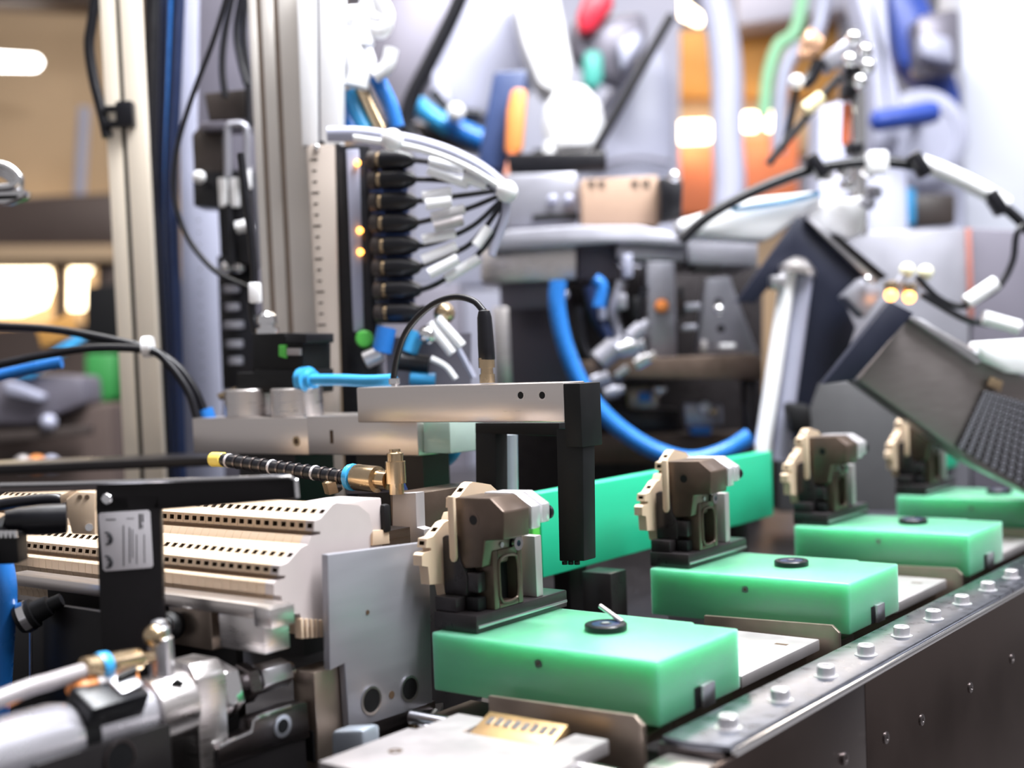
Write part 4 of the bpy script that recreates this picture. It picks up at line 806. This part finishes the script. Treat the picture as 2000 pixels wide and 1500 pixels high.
P('rod', MB().cyl(at(1680, 460, d=190), at(1674, 130, d=190), 1.15, n=16), CHROME, t)
for x, y, w, h in ((1668, 290, 28, 22), (1665, 150, 30, 34), (1655, 180, 20, 30)): P('black_joint', MB().obox(at(x, y, d=188.5), CR*(w*.04), CF*1.6, CU*(h*.04)), RUB, t, .4)
for x, y in ((1668, 75), (1690, 100), (1660, 118), (1695, 130), (1680, 160)): P('bright_knob', MB().sph(at(x, y, d=186), 1.2), CHROME, t)
cp('orange_flag', ((1648, 200), (1662, 202), (1658, 285), (1645, 280)), 190, 1, mat('vermilion', (.85, .2, .08), .5), t, .1)
P('camera_body', MB().obox(at(1632, 112, d=190), (CR*.8+CU*.55)*2.4, CF*2, (CU*.8-CR*.55)*1.3), GREYM, t, .3)
P('warm_lens', MB().lathe(at(1600, 95, d=189), -CR+CU*.4, [(0, 1.6), (1.6, 2.3), (2.6, 2.2), (2.8, 1.2)], 18), mat('copper_lens', (.85, .5, .32), .3, .6), t)
ct('black_clip', ((1600, 120), (1585, 150), (1570, 165)), 189, 1.0, RUB, t); P('white_ball', MB().sph(at(1556, 160, d=188), 1.1), WHITE, t); ct('rod_a', ((1556, 170), (1545, 230), (1530, 290)), 189, .55, RUB, t)
ct('rod_b', ((1640, 150), (1600, 195), (1570, 235), (1500, 320)), 188, .6, RUB, t); P('yellow_joint', MB().cyl(at(1605, 190, d=187), at(1572, 215, d=187), 1.0, n=12), mat('cream_yellow', (.85, .75, .45), .4), t)

# ------------------------------------------------------------------ machines and lamps further back in the hall
def stand(pxc, d): 
    a = at(pxc, 700, d=d); return V((a.x, a.y, -100))
WARML = mat('warm_window_light', (1, .85, .6), .5, emit=7, ecol=(1, .80, .52))
COOLL = mat('white_lamp_light', (1, 1, 1), .5, emit=9, ecol=(1, .97, .92))
TINTL = mat('warm_lamp_light', (1, .8, .5), .5, emit=9, ecol=(1, .78, .5))
DBRN = mat('dark_brown_machine', (.075, .052, .045), .5, .2, .3, 3)
OCHRE = mat('ochre_panel', (.45, .22, .05), .6, 0, .2, 4)
RUSTO = mat('orange_red_panel', (.60, .17, .07), .6, 0, .2, 4)
TEAL = mat('teal_plastic', (.08, .42, .36), .4); REDP = mat('red_plastic', (.70, .02, .05), .4)
MGRN = mat('green_machine_paint', (.03, .22, .05), .5, 0, .3, 5)
PALEM = mat('pale_machine_paint', (.40, .41, .52), .4, 0, .04, 5)
ROYAL = mat('royal_blue_plastic', (.02, .055, .30), .4)
def low(t, d, pxa, pxb, pyt, m, th=30):   # a cabinet body standing on the hall floor
    a, b = at(pxa, pyt, d=d), at(pxb, pyt, d=d); w = (b-a).dot(CR)/2; c = (a+b)/2
    zt = (a.z+b.z)/2
    P('cabinet', MB().obox(V((c.x, c.y, (zt-100)/2))+CF*th/2, CR*w, CF*(th/2), CU*((zt+100)/2)), m, t, .6)
t = T('brown_press', 'large dark brown blurred machine far behind at the left', 'machine', stand(80, 520))
low(t, 520, -300, 300, 640, DBRN, 60)
cp('upper_beam', ((-200, 395), (225, 375), (225, 480), (-200, 490)), 500, 40, DBRN, t, 2)
cp('tan_ledge', ((-200, 480), (225, 478), (225, 510), (-200, 512)), 498, 42, WALLT, t, 1)
for x0, x1 in ((-120, -85), (104, 124), (188, 230)): cp('upright', ((x0, 500), (x1, 500), (x1, 660), (x0, 660)), 505, 5, DBRN, t, 1)
tag(cp('lit_window', ((-80, 512), (92, 512), (98, 560), (86, 595), (40, 612), (-80, 615)), 594, 3, WARML, None, .5), 'wide glowing warm window at the left edge of the hall', 'window light')
t = T('hall_lamp', 'small glowing upright lamp beside the warm window', 'lamp', at(152, 605, d=592)); cp('tube', ((136, 515), (164, 515), (162, 604), (134, 604)), 592, 3, WARML, t, .8); P('bulb', MB().sph(at(160, 520, d=592), 4.6), WARML, t)
tag(cp('strip_lamp', ((-90, 98), (70, 108), (78, 120), (66, 134), (-90, 132)), 560, 4, COOLL, None, 1), 'bright white strip lamp at the upper left', 'lamp')
tag(cp('roof_beam', ((-200, -60), (190, -60), (185, 8), (-200, -10)), 540, 20, DBRN, None, 1), 'dark roof beam along the top left corner', 'beam')
tag(P('pale_pipe', MB().cyl(at(165, 210, d=560), at(152, 440, d=560), 2.6, n=12), LAV), 'thin pale pipe on the tan wall', 'pipe')
t = T('green_machine', 'green and black machine behind the cream column', 'machine', stand(250, 330))
low(t, 330, 170, 420, 760, MGRN, 30); cp('black_upper', ((165, 560), (330, 540), (345, 700), (165, 700)), 332, 20, BLACKM, t, 1); cp('green_side', ((165, 690), (225, 690), (225, 780), (165, 790)), 320, 10, MGRN, t, 1); cp('green_side', ((285, 620), (330, 620), (330, 780), (285, 780)), 320, 10, MGRN, t, 1)
t = T('left_workbench', 'dark blurred bench with grey parts at the left', 'bench', stand(60, 250))
low(t, 250, -250, 215, 800, DBRN, 25)
cp('grey_cover', ((-100, 775), (40, 730), (160, 735), (165, 790), (60, 830), (-100, 830)), 246, 12, GREYP, t, 1); cp('bright_bar', ((5, 745), (30, 748), (85, 772), (80, 785), (10, 770)), 243, 3, LAV, t, .5); P('bright_ball', MB().sph(at(95, 825, d=243), 1.6), LAV, t)
cp('brown_rail', ((-100, 850), (170, 832), (170, 850), (-100, 872)), 243, 4, BROWN, t)
cp('blue_line', ((20, 735), (150, 655), (165, 662), (60, 738)), 244, 2, LBLUE, t, .3)
cp('yellow_patch', ((68, 640), (140, 610), (145, 655), (80, 682)), 250, 2, OCHRE, t, .5)
for x, m, n in ((72, ORANGE, 'orange_cap'), (45, PALLET, 'pale_cap'), (100, LAV, 'grey_cap')): P(n, MB().sph(at(x, 908, d=230), 1.7), m, t)
t = T('chrome_coil', 'shiny chrome and white coil at the left edge', 'coil', at(10, 390, d=128))
for i in range(3): ct('coil_turn', ((-40, 330+i*8), (0, 322+i*8), (28, 335+i*10), (38, 352+i*9), (20, 365+i*8), (-40, 368+i*8)), 128+i, .45, CHROME, t)
cp('coil_base', ((-40, 374), (48, 370), (46, 384), (10, 398), (-40, 400)), 128, 2, CHROME, t, .2); cp('dark_gap', ((-40, 382), (35, 380), (30, 388), (-40, 392)), 127.8, 1, BLACKM, t)
tag(P('bed_edge', MB().obox(at(150, 912, d=135)+CF*4, CR*20, CF*4, CU*.5), TABLE, bev=.1), 'dark table edge behind the bracket arm at the left', 'edge')

# upper centre: pale robot covers
t = T('grey_screen', 'grey-violet sloping screen at the top centre', 'screen', stand(800, 322)); cp('sheet', ((760, -60), (930, -60), (800, 260), (745, 300), (700, 300), (690, 100)), 322, 4, GREYP, t, .5); low(t, 322, 690, 900, 560, GREYP, 20)
tag(ct('diagonal_cable', ((915, -40), (880, 40), (840, 120), (805, 190), (793, 240), (800, 270)), 226, 1.4, RUB, None, 12), 'thick black cable running diagonally down the grey screen', 'cable')
t = T('robot_cowl', 'big pale lavender robot cowl at the top centre', 'robot cover', at(930, 230, d=290))
cp('shell', ((905, -60), (1030, -60), (1060, 120), (960, 230), (880, 240), (840, 130), (858, 60)), 290, 25, PALEM, t, 4)
cp('lower_shell', ((845, 120), (880, 180), (880, 250), (840, 230)), 285, 10, LAV, t, 1)
t = T('robot_manipulator', 'bright white robot arm with a red mark and a rounded wrist', 'robot arm', at(1060, 180, d=270))
cp('arm', ((990, -60), (1080, -60), (1118, 120), (1112, 172), (1085, 185), (1052, 165), (1020, 80)), 270, 16, WHITE, t, 3); cp('red_mark', ((1060, 80), (1068, 78), (1078, 108), (1070, 114)), 269.6, .6, REDP, t, .1)
P('wrist', MB().lathe(at(1122, 300, d=262), CU, [(0, 3.0), (1, 5.5), (6, 6.3), (10, 5.5), (13, 3.0), (13.8, .5)], 24), WHITE, t)
for x in (1075, 1140): P('prong', MB().cyl(at(x, 325, d=260), at(x, 280, d=260), 1.3, n=12), WHITE, t)
cp('gripper_base', ((1040, 290), (1180, 285), (1180, 330), (1040, 335)), 266, 8, RUB, t, .5)
t = T('blue_hose_group', 'dark blue and light blue hoses with a white joint beneath the cowl', 'hose', at(890, 270, d=235))
ct('riser', ((1000, 262), (1000, 600), (1000, 1400)), 243, 1.2, JIGD, t); cp('cross_bar', ((930, 262), (1010, 258), (1010, 275), (930, 280)), 242, 3, JIGD, t, .3); ct('light_hose', ((810, 200), (840, 225), (880, 250)), 236, 1.8, LBLUE, t); ct('dark_hose', ((870, 240), (910, 260), (945, 275)), 236, 2.0, BLUEH, t); ct('black_hose', ((845, 180), (880, 215), (940, 225)), 237, 1.0, RUB, t); P('white_joint', MB().sph(at(890, 220, d=232), 1.7), WHITE, t)
cp('dark_body', ((800, 235), (950, 255), (960, 300), (830, 275)), 240, 8, JIGD, t, 1)
t = T('red_valve', 'red and teal valve on dark grey pipes at the top', 'valve', at(1170, 170, d=330))
cp('red_cap', ((1150, -30), (1200, -30), (1198, 10), (1160, 60), (1130, 65), (1128, 25)), 328, 8, REDP, t, 2); cp('teal_cup', ((1140, 95), (1178, 95), (1180, 150), (1165, 178), (1138, 165)), 326, 8, TEAL, t, 2)
cp('grey_body', ((1110, 40), (1260, 20), (1265, 90), (1215, 165), (1180, 150), (1120, 110)), 334, 12, GREYP, t, 2); cp('pale_block', ((1205, 80), (1250, 55), (1258, 85), (1215, 140)), 328, 6, LAV, t, 1)
tag(P('diagonal_rod', MB().cyl(at(1312, 30, d=240), at(1148, 318, d=240), .9, n=12), RUB), 'thin black rod slanting across the white funnel', 'rod')
t = T('white_funnel', 'large pale funnel shaped cover in the centre background', 'cover', stand(1230, 352)); cp('panel', ((1170, 200), (1290, 70), (1320, 160), (1320, 420), (1150, 420)), 352, 20, PALEM, t, 3); low(t, 352, 1150, 1320, 440, PALEM, 20)
ct('edge_hose', ((1170, 330), (1210, 312), (1260, 308), (1310, 318)), 349, .6, GREYP, t)
t = T('white_backdrop_machine', 'tall pale machine panel filling the bright centre background', 'machine', stand(1050, 430)); cp('panel', ((800, -80), (1330, -80), (1330, 560), (800, 560)), 430, 20, PALEM, t, 2); low(t, 430, 800, 1330, 560, PALEM, 30)
t = T('storage_rack', 'ochre and orange storage rack glowing in the right background', 'rack', stand(1450, 520))
cp('ochre_panel', ((1300, 60), (1640, 40), (1640, 190), (1300, 190)), 520, 15, OCHRE, t, 1); cp('tan_panel', ((1300, 190), (1640, 190), (1640, 300), (1300, 300)), 525, 15, WALLT, t, 1); cp('orange_panel', ((1300, 285), (1420, 285), (1420, 420), (1300, 420)), 515, 15, RUSTO, t, 1); cp('orange_panel', ((1440, 270), (1560, 262), (1560, 420), (1440, 420)), 518, 15, RUSTO, t, 1)
low(t, 530, 1290, 1650, 420, WALLT, 30)
cp('grey_header', ((1440, -80), (1700, -80), (1700, 10), (1440, 50)), 500, 30, LAV, t, 1)
for i, (x, y, w, h) in enumerate(((1350, 258, 38, 20), (1465, 238, 15, 17), (1510, 236, 15, 18))):
    tag(P('round_lamp', MB().obox(at(x, y, d=505), CR*(w*.2), CF*2, CU*(h*.2)), TINTL, bev=1.5), ['wide glowing warm lamp on the storage rack', 'left of two round glowing lamps beside the white hose', 'right of two round glowing lamps beside the white hose'][i], 'lamp', 'glowing lamps on the rack')
tag(cp('top_lamp', ((1268, -20), (1310, -20), (1375, 30), (1370, 48), (1320, 25), (1285, 15)), 480, 4, TINTL, None, 1), 'glowing warm lamp at the top edge above the rack', 'lamp')
tag(ct('white_hose', ((1385, -40), (1410, 60), (1420, 160), (1420, 260), (1425, 360), (1420, 430)), 320, 4.0, PALEM, None, 16), 'thick white hose hanging in front of the orange rack', 'hose')
t = T('green_cable', 'pale green and violet cables curving beside the rack', 'cable', at(1520, 300, d=360)); ct('green_strand', ((1575, -700), (1580, -200), (1560, 40), (1520, 90), (1500, 150), (1492, 230)), 360, 1.8, mat('pale_green', (.25, .55, .32), .5), t); ct('violet_strand', ((1610, -700), (1620, -200), (1600, 50), (1545, 110), (1525, 180), (1520, 300)), 362, 2.2, LAV, t)
tag(cp('pale_pedestal', ((1600, 210), (1660, 190), (1660, 1900), (1560, 1900)), 260, 10, LAV, None, 1), 'pale pedestal behind the clamp stand', 'pedestal')
t = T('white_tower', 'white curved tower right of the clamp stand', 'tower', stand(1720, 282)); cp('upper', ((1650, -80), (1735, -80), (1745, 100), (1765, 180), (1765, 300), (1705, 300), (1700, 100)), 282, 12, PALEM, t, 3); low(t, 282, 1690, 1770, 300, PALEM, 12)
t = T('blue_robot', 'blue and grey robot joint with a blue handle and round cover at the upper right', 'robot', stand(1810, 320))
cp('blue_neck', ((1735, -40), (1800, -40), (1850, 80), (1880, 180), (1880, 320), (1850, 320), (1820, 180), (1760, 120)), 318, 10, ROYAL, t, 2); P('round_cover', MB().lathe(at(1795, 270, d=312), -CF, [(0, 11.5), (2, 11.5), (3, 10), (3.2, 8), (2.6, 7.5)], 32), PALEM, t)
cp('grey_cover', ((1790, 30), (1880, 10), (1880, 140), (1800, 150)), 310, 10, GREYP, t, 2); cp('pale_cover', ((1800, 60), (1860, 70), (1870, 125), (1800, 110)), 306, 6, LAV, t, 1.5)
low(t, 320, 1785, 1880, 330, LAV, 20); cp('blue_lower', ((1740, 370), (1790, 365), (1790, 440), (1745, 445)), 300, 6, LBLUE, t, 1); cp('dark_lower', ((1785, 380), (1870, 375), (1870, 440), (1785, 445)), 301, 6, BROWN, t, 1)
P('blue_grip', MB().lathe(at(1700, 238, d=276), at(1828, 218, d=276)-at(1700, 238, d=276), [(0, 1.2), (1, 2.3), (13, 2.5), (14.5, 2.0), (15, .6)], 18), ROYAL, t); P('grip_post', MB().cyl(at(1790, 228, d=277), at(1792, 240, d=312), 1.2, n=12), ROYAL, t)
WPIL = mat('white_pillar_paint', (.60, .62, .70), .5, 0, .03, 3)
t = T('white_pillar', 'wide white pillar at the right edge', 'pillar', stand(1980, 330)); cp('pillar', ((1880, -100), (2300, -100), (2300, 460), (1884, 460)), 330, 20, WPIL, t, 1); low(t, 330, 1884, 2300, 460, WPIL, 20)
